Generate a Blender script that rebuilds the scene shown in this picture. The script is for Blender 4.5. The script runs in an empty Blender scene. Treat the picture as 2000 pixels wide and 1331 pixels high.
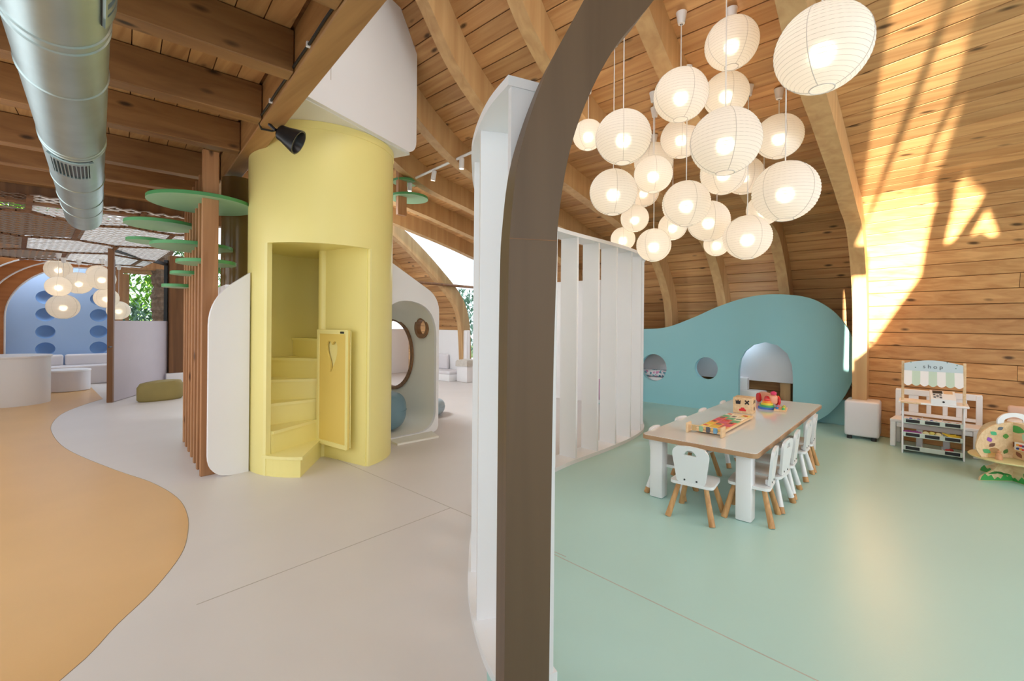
import bpy, bmesh, math, random
from math import sin, cos, pi, radians, sqrt, atan2
from mathutils import Vector, Matrix
from mathutils.geometry import tessellate_polygon
random.seed(7)
D = bpy.data
scn = bpy.context.scene
COL = scn.collection

# ------------------------------------------------------------------ camera
YAW = 42.1
cam_d = D.cameras.new('camera'); cam = D.objects.new('camera', cam_d); COL.objects.link(cam)
cam_d.sensor_width = 36.0; cam_d.lens = 889 / 2000 * 36; cam_d.shift_y = -32.5 / 2000
cam_d.clip_start = 0.05; cam_d.clip_end = 200
cam.matrix_world = (Matrix.Translation((0, 0, 1.5)) @ Matrix.Rotation(radians(YAW - 90), 4, 'Z')
                    @ Matrix.Rotation(radians(90), 4, 'X') @ Matrix.Rotation(radians(0.5), 4, 'Z'))
scn.camera = cam
# ------------------------------------------------------------------ world, sun, added fill lights, exposure
scn.view_settings.view_transform = 'Standard'; scn.view_settings.look = 'None'
scn.view_settings.exposure = 0.4; scn.view_settings.gamma = 1.0
scn.view_settings.use_curve_mapping = False
scn.cycles.max_bounces = 10; scn.cycles.diffuse_bounces = 6; scn.cycles.transmission_bounces = 6
scn.cycles.use_denoising = True
scn.cycles.sample_clamp_indirect = 6.0
w = D.worlds.new('sky'); scn.world = w; w.use_nodes = True
bg = w.node_tree.nodes['Background']; bg.inputs[0].default_value = (0.86, 0.93, 1.0, 1); bg.inputs[1].default_value = 1.5
SUN_DIR = Vector((1, 0.15, -0.06)).normalized()
sl = D.lights.new('sun', 'SUN'); sl.energy = 30; sl.color = (1.0, 0.87, 0.68); sl.angle = radians(0.5)
so = D.objects.new('sun', sl); COL.objects.link(so)
so.rotation_euler = SUN_DIR.to_track_quat('-Z', 'Y').to_euler()
def area(name, loc, target, sx, sy, watts, color=(1, 1, 1)):
    l = D.lights.new(name, 'AREA'); l.shape = 'RECTANGLE'; l.size = sx; l.size_y = sy; l.energy = watts; l.color = color
    o = D.objects.new(name, l); COL.objects.link(o); o.location = loc
    o.rotation_euler = (Vector(target) - Vector(loc)).to_track_quat('-Z', 'Y').to_euler()
    return o
area('fill_light_back', (-1.2, -0.6, 2.4), (5, 1.5, 1.2), 5.5, 3.2, 72, (0.88, 0.94, 1.0))  # added fill lamp behind the camera, no real window there
area('fill_light_left', (-1.2, 5.5, 1.6), (3, 6, 1.3), 6.0, 2.4, 68, (0.90, 0.95, 1.0))  # invented fill before a blank wall, brightens the left side
area('fill_light_right', (4.0, -3.3, 2.2), (5, 3, 1.0), 5.0, 2.6, 105, (0.86, 0.93, 1.0))  # extra lamp out of view, lifts the right side
area('fill_light_overhead', (2.6, 1.8, 5.2), (3.8, 2.2, 0), 2.6, 4.0, 78, (1.0, 0.98, 0.95))  # lamp added under the closed vault, which has no roof light
area('fill_light_far_left', (-2.6, 10.4, 2.5), (0.2, 12.4, 0.4), 2.6, 1.6, 62, (0.92, 0.96, 1.0))  # unseen fill put in to brighten the far left room
area('fill_light_blue_room', (0.4, 14.70, 2.94), (0.4, 14.85, 0.0), 2.4, 0.3, 13, (0.92, 0.96, 1.0))  # made-up lamp hidden behind the arches, brightens the blue wall
area('fill_light_tower', (3.3, 7.3, 3.1), (5.6, 7.0, 0.3), 0.9, 0.7, 80, (0.95, 0.98, 1.0))  # fill lamp added out of sight behind the tower

# ------------------------------------------------------------------ materials
def mat(name):
    m = D.materials.new(name); m.use_nodes = True
    return m, m.node_tree, m.node_tree.nodes['Principled BSDF']
def lin(r, g, b):
    f = lambda c: (c / 255 / 12.92) if c / 255 <= 0.04045 else ((c / 255 + 0.055) / 1.055) ** 2.4
    return (f(r), f(g), f(b), 1)
def plain(name, c, rough=0.5, metal=0.0, var=0.04, scale=3.0, bump=0.0, bscale=60, coat=0.0, emit=None):
    m, t, p = mat(name)
    n = t.nodes.new('ShaderNodeTexNoise'); n.inputs['Scale'].default_value = scale; n.inputs['Detail'].default_value = 5
    co = t.nodes.new('ShaderNodeTexCoord'); t.links.new(co.outputs['Object'], n.inputs['Vector'])
    mix = t.nodes.new('ShaderNodeMix'); mix.data_type = 'RGBA'
    mix.inputs[6].default_value = [max(0, x * (1 - var * 2)) for x in c[:3]] + [1]
    mix.inputs[7].default_value = [min(1, x * (1 + var * 1.2)) for x in c[:3]] + [1]
    t.links.new(n.outputs['Fac'], mix.inputs[0]); t.links.new(mix.outputs[2], p.inputs['Base Color'])
    p.inputs['Roughness'].default_value = rough; p.inputs['Metallic'].default_value = metal
    p.inputs['Coat Weight'].default_value = coat
    if bump:
        n2 = t.nodes.new('ShaderNodeTexNoise'); n2.inputs['Scale'].default_value = bscale; n2.inputs['Detail'].default_value = 3
        t.links.new(co.outputs['Object'], n2.inputs['Vector'])
        b = t.nodes.new('ShaderNodeBump'); b.inputs['Strength'].default_value = bump; b.inputs['Distance'].default_value = 0.01
        t.links.new(n2.outputs['Fac'], b.inputs['Height']); t.links.new(b.outputs['Normal'], p.inputs['Normal'])
    if emit:
        p.inputs['Emission Color'].default_value = emit[0]; p.inputs['Emission Strength'].default_value = emit[1]
    return m
def wood(name, light, dark, axis, rough=0.5, knots=True, var=0.22, fine=18.0, rotz=0.0):
    """grain running along `axis` (0 x, 1 y, 2 z) in object space, brightness differing from object to object"""
    m, t, p = mat(name); N = t.nodes; L = t.links
    co = N.new('ShaderNodeTexCoord'); mp = N.new('ShaderNodeMapping'); L.new(co.outputs['Object'], mp.inputs['Vector'])
    mp.inputs['Rotation'].default_value = (0, 0, rotz)
    oi = N.new('ShaderNodeObjectInfo')
    off = N.new('ShaderNodeMath'); off.operation = 'MULTIPLY'; off.inputs[1].default_value = 37.0
    L.new(oi.outputs['Random'], off.inputs[0]); L.new(off.outputs[0], mp.inputs['Location'])
    sc = [fine, fine, fine]; sc[axis] = fine * 0.05
    ms = N.new('ShaderNodeVectorMath'); ms.operation = 'MULTIPLY'; ms.inputs[1].default_value = sc
    L.new(mp.outputs['Vector'], ms.inputs[0])
    n1 = N.new('ShaderNodeTexNoise'); n1.inputs['Scale'].default_value = 1.0; n1.inputs['Detail'].default_value = 6; n1.inputs['Distortion'].default_value = 0.6
    L.new(ms.outputs[0], n1.inputs['Vector'])
    rp = N.new('ShaderNodeValToRGB'); rp.color_ramp.elements[0].position = 0.30; rp.color_ramp.elements[1].position = 0.68
    rp.color_ramp.elements[0].color = dark; rp.color_ramp.elements[1].color = light
    L.new(n1.outputs['Fac'], rp.inputs[0])
    col = rp.outputs[0]
    if knots:
        s2 = [7.0, 7.0, 7.0]; s2[axis] = 2.6
        mk = N.new('ShaderNodeVectorMath'); mk.operation = 'MULTIPLY'; mk.inputs[1].default_value = s2
        L.new(mp.outputs['Vector'], mk.inputs[0])
        v = N.new('ShaderNodeTexVoronoi'); v.inputs['Scale'].default_value = 1.0; v.inputs['Randomness'].default_value = 1.0
        L.new(mk.outputs[0], v.inputs['Vector'])
        kr = N.new('ShaderNodeValToRGB'); kr.color_ramp.elements[0].position = 0.07; kr.color_ramp.elements[1].position = 0.19
        kr.color_ramp.elements[0].color = (1, 1, 1, 1); kr.color_ramp.elements[1].color = (0, 0, 0, 1)
        L.new(v.outputs['Distance'], kr.inputs[0])
        # only some cells carry a knot
        sp = N.new('ShaderNodeSeparateColor'); L.new(v.outputs['Color'], sp.inputs[0])
        gt = N.new('ShaderNodeMath'); gt.operation = 'GREATER_THAN'; gt.inputs[1].default_value = 0.42; L.new(sp.outputs[0], gt.inputs[0])
        km = N.new('ShaderNodeMath'); km.operation = 'MULTIPLY'; L.new(kr.outputs[0], km.inputs[0]); L.new(gt.outputs[0], km.inputs[1])
        kmix = N.new('ShaderNodeMix'); kmix.data_type = 'RGBA'
        L.new(km.outputs[0], kmix.inputs[0]); L.new(col, kmix.inputs[6])
        kmix.inputs[7].default_value = [x * 0.22 for x in dark[:3]] + [1]
        col = kmix.outputs[2]
    # board to board difference
    hs = N.new('ShaderNodeHueSaturation')
    mr = N.new('ShaderNodeMapRange'); mr.inputs['To Min'].default_value = 1 - var; mr.inputs['To Max'].default_value = 1 + var * 0.6
    L.new(oi.outputs['Random'], mr.inputs['Value']); L.new(mr.outputs[0], hs.inputs['Value']); L.new(col, hs.inputs['Color'])
    L.new(hs.outputs[0], p.inputs['Base Color'])
    b = N.new('ShaderNodeBump'); b.inputs['Strength'].default_value = 0.12; b.inputs['Distance'].default_value = 0.004
    L.new(n1.outputs['Fac'], b.inputs['Height']); L.new(b.outputs['Normal'], p.inputs['Normal'])
    p.inputs['Roughness'].default_value = rough
    return m
M = {}
M['plank'] = wood('pine_plank', lin(212, 166, 112), lin(182, 130, 80), 1)
M['plank_x'] = wood('pine_board', lin(190, 146, 94), lin(158, 112, 66), 1)
M['beam'] = wood('glulam', lin(206, 168, 118), lin(184, 142, 94), 2, knots=False, var=0.06, fine=9)
M['joist'] = wood('joist_wood', lin(156, 112, 66), lin(126, 86, 48), 0, var=0.08, fine=12)
M['main_beam'] = wood('beam_wood', lin(180, 136, 84), lin(150, 106, 60), 1, knots=False, var=0.05, fine=10)
M['arch'] = wood('arch_wood', lin(100, 78, 56), lin(86, 66, 46), 2, knots=False, var=0.02, fine=8)
M['batten'] = wood('batten_wood', lin(186, 136, 92), lin(156, 106, 66), 2, knots=True, var=0.12, fine=14)
M['dark_wood'] = wood('dark_wood', lin(140, 96, 56), lin(104, 68, 38), 2, knots=False, var=0.05, fine=10)
M['orange_wood'] = wood('orange_wood', lin(196, 130, 70), lin(172, 106, 50), 0, knots=False, var=0.04, fine=8)
M['birch'] = wood('birch', lin(232, 204, 164), lin(214, 180, 136), 0, knots=False, var=0.05, fine=30)
M['leg_wood'] = wood('leg_wood', lin(208, 162, 108), lin(176, 126, 76), 2, knots=False, var=0.12, fine=40)
M['rim_wood'] = wood('rim_wood', lin(150, 110, 74), lin(118, 82, 52), 0, knots=False, var=0.03, fine=14)
M['white'] = plain('white_paint', (0.85, 0.85, 0.865, 1), 0.45, var=0.012)
M['white_gloss'] = plain('white_laminate', (0.80, 0.78, 0.75, 1), 0.12, var=0.01, coat=0.3)
M['white_chair'] = plain('white_chair_paint', (0.80, 0.82, 0.83, 1), 0.35, var=0.01)
M['cream'] = plain('cream_paint', (0.83, 0.82, 0.74, 1), 0.5, var=0.02)
M['cushion'] = plain('white_vinyl', (0.74, 0.72, 0.75, 1), 0.45, var=0.03, bump=0.1, bscale=12)
M['mauve'] = plain('mauve_panel', (0.56, 0.52, 0.58, 1), 0.6, var=0.03)
M['yellow'] = plain('yellow_paint', lin(243, 231, 150), 0.33, var=0.015)
M['yellow_door'] = plain('golden_door_paint', lin(234, 208, 116), 0.38, var=0.015)
M['yellow_edge'] = plain('yellow_light_edge', lin(244, 234, 160), 0.4, var=0.01)
M['teal'] = plain('teal_paint', lin(148, 202, 210), 0.42, var=0.02, scale=1.2)
M['blue'] = plain('blue_paint', lin(158, 190, 232), 0.55, var=0.02)
M['blue_shaded'] = plain('blue_recess_shade', lin(118, 160, 212), 0.55, var=0.02)  # the wall blue darkened, painting shade into the recessed bowls
M['floor_white'] = plain('floor_white', lin(218, 212, 208), 0.38, var=0.035, scale=1.4, bump=0.04, bscale=90)
M['floor_green'] = plain('floor_green', lin(178, 214, 206), 0.34, var=0.03, scale=1.1, bump=0.04, bscale=90)
M['floor_orange'] = plain('floor_orange', lin(222, 178, 120), 0.3, var=0.05, scale=1.6, bump=0.04, bscale=90)
M['seam'] = plain('seam_grey', lin(186, 178, 168), 0.7)
M['green'] = plain('leaf_green', lin(82, 154, 94), 0.45, var=0.03)
M['green_pale'] = plain('leaf_underside', lin(150, 188, 150), 0.5, var=0.03)
M['steel'] = plain('galvanised_steel', (0.44, 0.54, 0.54, 1), 0.40, metal=1.0, var=0.10, scale=5)
M['steel_dark'] = plain('dark_steel', (0.05, 0.055, 0.06, 1), 0.4, metal=0.6)
M['black'] = plain('black_plastic', (0.012, 0.012, 0.014, 1), 0.35)
M['bag'] = plain('blue_grey_vinyl', lin(112, 144, 158), 0.42, var=0.05, bump=0.25, bscale=5)
M['bag_pale'] = plain('pale_blue_vinyl', lin(168, 186, 196), 0.5, var=0.04, bump=0.15, bscale=6)
M['stone'] = plain('olive_cloth', lin(150, 134, 78), 0.7, var=0.12, bump=0.5, bscale=14)
M['bronze'] = plain('brown_gloss_panel', lin(116, 90, 50), 0.22, var=0.1, scale=2)
M['cord'] = plain('white_cord', (0.8, 0.79, 0.77, 1), 0.5)
M['net'] = plain('net_rope', (0.78, 0.77, 0.76, 1), 0.8)
M['net_dark'] = plain('net_rope_brown', lin(120, 100, 84), 0.85)
M['gasket'] = plain('floor_gap', lin(150, 132, 108), 0.8)
def glass_mat():
    m, t, p = mat('clear_glass'); p.inputs['Base Color'].default_value = (0.9, 0.95, 0.95, 1)
    N = t.nodes; g = N.new('ShaderNodeBsdfGlass'); g.inputs['IOR'].default_value = 1.02; g.inputs['Roughness'].default_value = 0
    g.inputs['Color'].default_value = (0.97, 0.99, 0.99, 1)
    t.links.new(g.outputs[0], N['Material Output'].inputs[0]); return m
M['glass'] = glass_mat()
def paper_mat():
    m, t, p = mat('lantern_paper'); N = t.nodes
    d = N.new('ShaderNodeBsdfDiffuse'); d.inputs[0].default_value = (0.88, 0.89, 0.91, 1)
    tr = N.new('ShaderNodeBsdfTranslucent'); tr.inputs[0].default_value = (0.88, 0.82, 0.72, 1)
    fw = N.new('ShaderNodeBsdfRefraction'); fw.inputs['Color'].default_value = (0.95, 0.92, 0.88, 1); fw.inputs['Roughness'].default_value = 0.62; fw.inputs['IOR'].default_value = 1.2
    mx = N.new('ShaderNodeMixShader'); mx.inputs[0].default_value = 0.42
    m2 = N.new('ShaderNodeMixShader'); m2.inputs[0].default_value = 0.13
    t.links.new(d.outputs[0], mx.inputs[1]); t.links.new(tr.outputs[0], mx.inputs[2])
    t.links.new(mx.outputs[0], m2.inputs[1]); t.links.new(fw.outputs[0], m2.inputs[2])
    t.links.new(m2.outputs[0], N['Material Output'].inputs[0]); return m
M['paper'] = paper_mat()
M['wire'] = plain('wire_rib', (0.62, 0.60, 0.58, 1), 0.6)
def bulb_mat():
    m, t, p = mat('lit_bulb'); p.inputs['Emission Color'].default_value = (1, 0.78, 0.5, 1); p.inputs['Emission Strength'].default_value = 6
    return m
M['bulb'] = bulb_mat()
def pal(name, r, g, b, rough=0.4):
    if name not in M: M[name] = plain(name, lin(r, g, b), rough, var=0.02)
    return M[name]

# ------------------------------------------------------------------ mesh helpers
def link(name, me, m, parent=None):
    o = D.objects.new(name, me); COL.objects.link(o)
    if m is not None and len(me.materials) == 0:
        me.materials.append(m)
    if parent is not None: o.parent = parent
    return o
class MB:
    def __init__(s): s.v = []; s.f = []; s.mi = []; s.cur = 0
    def add(s, vs, fs, X=None):
        b = len(s.v)
        for p in vs:
            p = Vector(p); s.v.append(X @ p if X is not None else p)
        for f in fs: s.f.append([b + i for i in f]); s.mi.append(s.cur)
        return s
    def box(s, c, d, rz=0, X=None):
        x, y, z = d[0] / 2, d[1] / 2, d[2] / 2
        R = Matrix.Translation(c) @ Matrix.Rotation(rz, 4, 'Z')
        if X is not None: R = X @ R
        vs = [(-x, -y, -z), (x, -y, -z), (x, y, -z), (-x, y, -z), (-x, -y, z), (x, -y, z), (x, y, z), (-x, y, z)]
        fs = [(3, 2, 1, 0), (4, 5, 6, 7), (0, 1, 5, 4), (1, 2, 6, 5), (2, 3, 7, 6), (3, 0, 4, 7)]
        return s.add(vs, fs, R)
    def rbox(s, c, d, r=0.02, seg=3, rz=0, X=None):
        bm = bmesh.new(); bmesh.ops.create_cube(bm, size=1)
        for v in bm.verts: v.co = Vector((v.co.x * d[0], v.co.y * d[1], v.co.z * d[2]))
        bmesh.ops.bevel(bm, geom=list(bm.edges), offset=min(r, min(d) * 0.49), segments=seg, profile=0.5, affect='EDGES')
        R = Matrix.Translation(c) @ Matrix.Rotation(rz, 4, 'Z')
        if X is not None: R = X @ R
        bm.verts.index_update()
        s.add([v.co.copy() for v in bm.verts], [[v.index for v in f.verts] for f in bm.faces], R); bm.free(); return s
    def lathe(s, prof, seg=32, X=None, cap=True, a0=0.0, a1=2 * pi):
        full = abs(a1 - a0 - 2 * pi) < 1e-6; n = seg if full else seg + 1
        vs = []; fs = []
        for (r, z) in prof:
            for i in range(n):
                a = a0 + (a1 - a0) * i / seg; vs.append((r * cos(a), r * sin(a), z))
        for j in range(len(prof) - 1):
            for i in range(seg):
                i2 = (i + 1) % n if full else i + 1
                fs.append((j * n + i, j * n + i2, (j + 1) * n + i2, (j + 1) * n + i))
        if cap and full:
            if prof[0][0] > 1e-5: fs.append([i for i in range(n)][::-1])
            if prof[-1][0] > 1e-5: fs.append([(len(prof) - 1) * n + i for i in range(n)])
        return s.add(vs, fs, X)
    def tube(s, pts, r, seg=8, cap=True, closed=False):
        pts = [Vector(p) for p in pts]; n = len(pts); rs = r if isinstance(r, (list, tuple)) else [r] * n
        vs = []; fs = []; up = None
        for i, p in enumerate(pts):
            if closed: t = (pts[(i + 1) % n] - pts[i - 1]).normalized()
            else: t = (pts[min(i + 1, n - 1)] - pts[max(i - 1, 0)]).normalized()
            if up is None:
                up = Vector((0, 0, 1)) if abs(t.z) < 0.9 else Vector((1, 0, 0))
            a = t.cross(up).normalized(); b = a.cross(t).normalized(); up = b
            for k in range(seg):
                q = 2 * pi * k / seg; vs.append(p + (a * cos(q) + b * sin(q)) * rs[i])
        m = n if closed else n - 1
        for i in range(m):
            j = (i + 1) % n
            for k in range(seg):
                k2 = (k + 1) % seg; fs.append((i * seg + k, i * seg + k2, j * seg + k2, j * seg + k))
        if cap and not closed:
            fs.append([k for k in range(seg)][::-1]); fs.append([(n - 1) * seg + k for k in range(seg)])
        return s.add(vs, fs)
    def prism(s, loops, F, th):
        """loops: outer + holes, 2D; F(u, v, w) -> 3D; w runs 0..th"""
        loops = [list(l) for l in loops]
        tris = tessellate_polygon([[Vector((p[0], p[1], 0)) for p in l] for l in loops])
        flat = [p for l in loops for p in l]; n = len(flat)
        vs = [F(p[0], p[1], 0.0) for p in flat] + [F(p[0], p[1], th) for p in flat]
        fs = [tuple(t) for t in tris] + [tuple(i + n for i in reversed(t)) for t in tris]
        b = 0
        for l in loops:
            k = len(l)
            for i in range(k):
                j = (i + 1) % k; fs.append((b + i, b + j, b + j + n, b + i + n))
            b += k
        return s.add(vs, fs)
    def build(s, name, m, parent=None, smooth=35, doubles=False):
        me = D.meshes.new(name)
        me.from_pydata([tuple(v) for v in s.v], [], s.f)
        ms = m if isinstance(m, (list, tuple)) else [m]
        for x in ms: me.materials.append(x)
        bm = bmesh.new(); bm.from_mesh(me)
        bm.faces.ensure_lookup_table()
        for f, i in zip(bm.faces, s.mi): f.material_index = min(i, len(ms) - 1)
        if doubles: bmesh.ops.remove_doubles(bm, verts=bm.verts, dist=1e-5)
        bmesh.ops.recalc_face_normals(bm, faces=bm.faces)
        if smooth:
            for f in bm.faces: f.smooth = True
        bm.to_mesh(me); bm.free()
        if smooth: me.set_sharp_from_angle(angle=radians(smooth))
        me.update()
        return link(name, me, None, parent)
def tag(o, label=None, cat=None, group=None, kind=None):
    if label: o['label'] = label
    if cat: o['category'] = cat
    if group: o['group'] = group
    if kind: o['kind'] = kind
    return o
def empty(name, loc=(0, 0, 0), rz=0, label=None, cat=None, group=None):
    o = D.objects.new(name, None); COL.objects.link(o); o.location = loc; o.rotation_euler = (0, 0, rz)
    o.empty_display_size = 0.1
    return tag(o, label, cat, group)
def copy_tree(o, parent=None):
    c = o.copy(); COL.objects.link(c); c.parent = parent
    for ch in list(o.children): copy_tree(ch, c)
    return c
def circ(cx, cy, r, n=28, ry=None, a0=0.0):
    ry = r if ry is None else ry
    return [(cx + r * cos(a0 + 2 * pi * i / n), cy + ry * sin(a0 + 2 * pi * i / n)) for i in range(n)]
def rrect(x0, y0, x1, y1, r, n=6):
    """rounded rectangle, r = one radius or (bl, br, tr, tl)"""
    rs = r if isinstance(r, (list, tuple)) else [r] * 4
    out = []
    for (cx, cy, sx, sy, a, q) in ((x0, y0, 1, 1, pi, rs[0]), (x1, y0, -1, 1, 1.5 * pi, rs[1]), (x1, y1, -1, -1, 0, rs[2]), (x0, y1, 1, -1, 0.5 * pi, rs[3])):
        if q <= 0: out.append((cx, cy)); continue
        for i in range(n + 1):
            t = a + 0.5 * pi * i / n; out.append((cx + sx * q + q * cos(t), cy + sy * q + q * sin(t)))
    return out
def round_poly(pts, rads, n=6):
    out = []; k = len(pts)
    for i in range(k):
        p = Vector(pts[i]); a = Vector(pts[i - 1]); b = Vector(pts[(i + 1) % k]); r = rads[i]
        if r <= 0: out.append((p.x, p.y)); continue
        u = (a - p).normalized(); v = (b - p).normalized(); p0 = p + u * r; p1 = p + v * r
        for j in range(n + 1):
            t = j / n; q = p0 * (1 - t) ** 2 + p * 2 * t * (1 - t) + p1 * t * t; out.append((q.x, q.y))
    return out
def cat(P, n=12):
    P = [Vector(p) for p in P]; P = [2 * P[0] - P[1]] + P + [2 * P[-1] - P[-2]]; out = []
    for i in range(1, len(P) - 2):
        p0, p1, p2, p3 = P[i - 1:i + 3]
        for j in range(n):
            t = j / n
            out.append(.5 * ((2 * p1) + (p2 - p0) * t + (2 * p0 - 5 * p1 + 4 * p2 - p3) * t * t + (3 * p1 - p0 - 3 * p2 + p3) * t ** 3))
    out.append(P[-2]); return out
def resample(P, step=None, n=None):
    L = [0.0]
    for a, b in zip(P[:-1], P[1:]): L.append(L[-1] + (b - a).length)
    n = n or max(2, round(L[-1] / step)); out = []; j = 0
    for i in range(n + 1):
        d = L[-1] * i / n
        while j < len(L) - 2 and L[j + 1] < d: j += 1
        t = (d - L[j]) / max(1e-9, L[j + 1] - L[j]); out.append(P[j].lerp(P[j + 1], t))
    return out
def tangent(P, i): return (P[min(i + 1, len(P) - 1)] - P[max(i - 1, 0)]).normalized()
def offset2(P, d):
    """offset a 2D polyline to its right-hand side (outward of the roof profile)"""
    return [p + Vector((tangent(P, i).y, -tangent(P, i).x)) * d for i, p in enumerate(P)]

# ------------------------------------------------------------------ roof profile (s, z): wall rising, curling over, then up to the ridge
PROF = [(7.75, 0), (7.75, 1.0), (7.66, 1.91), (7.04, 2.66), (6.33, 2.85), (5.58, 3.02), (4.63, 3.20), (3.68, 3.39), (2.86, 3.86), (2.32, 4.47), (1.66, 5.04), (0.8, 5.5), (-0.4, 5.85), (-1.6, 6.0)]
K = 1.13
IN_A = cat(PROF, 10)
PB = [(x * K, max(0.0, 1.5 + (z - 1.5) * K)) for x, z in PROF]; PB[-1] = (-1.6, 6.5)
IN_B = cat(PB, 10)
OUT_A = offset2(IN_A, 0.30); OUT_B = offset2(IN_B, 0.30)
for P in (OUT_A, OUT_B): P[0].y = 0.0
SH, T0 = 0.239, 0.557
def roof_z(s, t):
    if t < T0: P = OUT_A; s = s - SH * (t - T0)
    else: P = OUT_B
    z = None
    for a, b in zip(P[:-1], P[1:]):
        if (a.x - s) * (b.x - s) <= 0 and abs(a.x - b.x) > 1e-6:
            q = a.y + (s - a.x) / (b.x - a.x) * (b.y - a.y); z = q if z is None else max(z, q)
    return z if z is not None else 3.0

# ------------------------------------------------------------------ floor
FB = [(1.22, 11.6), (0.85, 10.9), (0.57, 10.14), (0.42, 9.2), (0.40, 8.4), (0.44, 7.6), (0.54, 6.9), (0.74, 5.95), (0.90, 5.3), (0.97, 4.7), (0.94, 4.23), (0.86, 3.85), (0.75, 3.52), (0.55, 3.17), (0.37, 2.94), (0.16, 2.66), (-0.4, 2.2), (-1.6, 1.6)]
FB = [(p.x, p.y) for p in cat(FB, 4)]
FC = [(-1.6, 0.2), (0.2, 0.75), (0.9, 0.95), (1.34, 1.33), (1.66, 1.72), (1.95, 2.10), (2.42, 2.55), (3.0, 2.83), (3.8, 2.93), (4.8, 2.92), (5.5, 2.95), (6.0, 3.04), (6.4, 3.22), (6.8, 3.5), (7.2, 3.95), (7.5, 4.6), (7.7, 5.4)]
FC = [(p.x, p.y) for p in cat(FC, 4)]
fl = lambda u, v, w_: (u, v, -w_)
white_loop = FB[::-1] + [(1.22, 11.6), (1.3, 17), (9.6, 17), (9.6, 5.4), (7.7, 5.4)]
# order: along FB from back wall to door, far side, then back along FC
wl = [p for p in reversed(FB)] + [(1.3, 17.0), (9.6, 17.0), (9.6, 5.4)] + [p for p in reversed(FC)]
MB().prism([wl], fl, 0.1).build('floor', M['floor_white'])['kind'] = 'structure'
gl = [p for p in FC] + [(9.6, 5.4), (9.6, -4.0), (-1.6, -4.0)]
MB().prism([gl], fl, 0.1).build('floor', M['floor_green'])['kind'] = 'structure'
ol = [p for p in FB] + [(-7.0, 1.6), (-7.0, 17.0), (1.3, 17.0)]
MB().prism([ol], fl, 0.1).build('floor', M['floor_orange'])['kind'] = 'structure'
flo = D.objects['floor']
sm = MB(); sm.box((2.42, 3.4, 0.0006), (0.006, 3.4, 0.0012)); sm.build('seam', M['seam'], flo)
sm = MB(); sm.box((1.55, 2.84, 0.0006), (1.75, 0.006, 0.0012)); sm.build('seam', M['seam'], flo)
sm = MB(); sm.box((2.33, 0.75, 0.0006), (0.006, 3.0, 0.0012), rz=-0.06); sm.build('seam', M['seam'], D.objects['floor.001'])
sm = MB(); sm.tube([(p[0], p[1], -0.0005) for p in FB], 0.0026, 4); sm.build('seam', M['gasket'], flo)

# ------------------------------------------------------------------ vault: backing shells with planks as parts
def shell(name, P, t0, t1, shear, off):
    mb = MB(); vs = []; fs = []
    Q = offset2(P, off); Q[0].y = 0
    n = len(Q)
    for t in (t0, t1):
        for p in Q: vs.append((p.x + shear * (t - T0), t, p.y))
    for i in range(n - 1): fs.append((i, i + 1, n + i + 1, n + i))
    mb.add(vs, fs); o = mb.build(name, M['dark_wood'], smooth=0); o['kind'] = 'structure'; return o
def planks(P, t0, t1, shear, parent, breaks, step=0.178, skip=0, last=None):
    R_ = resample(P, step); N_ = len(R_) - 1
    for i in range(skip, N_ if last is None else min(N_, last)):
        a, b = R_[i], R_[i + 1]; d = (b - a); L = d.length; d = d / L
        nrm = Vector((d.y, -d.x))
        g = 0.004; a2 = a + d * g; b2 = b - d * g
        ts = [t0] + sorted(breaks(i)) + [t1]
        for ta, tb in zip(ts[:-1], ts[1:]):
            vs = []
            for t in (ta + 0.002, tb - 0.002):
                for q, w_ in ((a2, 0.004), (a2 + d * 0.004, 0.0), (b2 - d * 0.004, 0.0), (b2, 0.004), (b2, 0.02), (a2, 0.02)):
                    p = q + nrm * w_; vs.append((p.x + shear * (t - T0), t, p.y))
            fs = [tuple((j, (j + 1) % 6, 6 + (j + 1) % 6, 6 + j)) for j in range(6)] + [(5, 4, 3, 2, 1, 0), (6, 7, 8, 9, 10, 11)]
            MB().add(vs, fs).build('plank', M['plank'], parent, smooth=0)
wr = shell('wall_right', OUT_A, -4.0, 0.60, SH, 0.022)
planks(OUT_A, -4.0, 0.60, SH, wr, lambda i: [-2.6 + 0.9 * ((i * 7) % 3)] if i % 2 else [])
RIB_T = [K * (0.5566 + 0.8937 * i) for i in range(8)]
ce = shell('ceiling', OUT_B, 0.68, 8.05, 0.0, 0.022)
planks(OUT_B, 0.70, 8.05, 0.0, ce, lambda i: [RIB_T[1 + (i * 5) % 3] + 0.08, RIB_T[4 + (i * 3) % 3] + 0.08], skip=0)
# strip that closes the step between the two roof shells behind the big rib
def strip(name, PA, PB_, t):
    n = len(PA); vs = [(p.x, t, p.y) for p in PA] + [(p.x, t, p.y) for p in PB_] + [(p.x, t + 0.04, p.y) for p in PA] + [(p.x, t + 0.04, p.y) for p in PB_]
    fs = []
    for i in range(n - 1):
        fs += [(i, i + 1, n + i + 1, n + i), (2 * n + i, 3 * n + i, 3 * n + i + 1, 2 * n + i + 1)]
    o = MB().add(vs, fs).build(name, M['plank_x'], smooth=0); o['kind'] = 'structure'; return o
strip('trim_1', OUT_A, OUT_B, 0.66)
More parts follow.
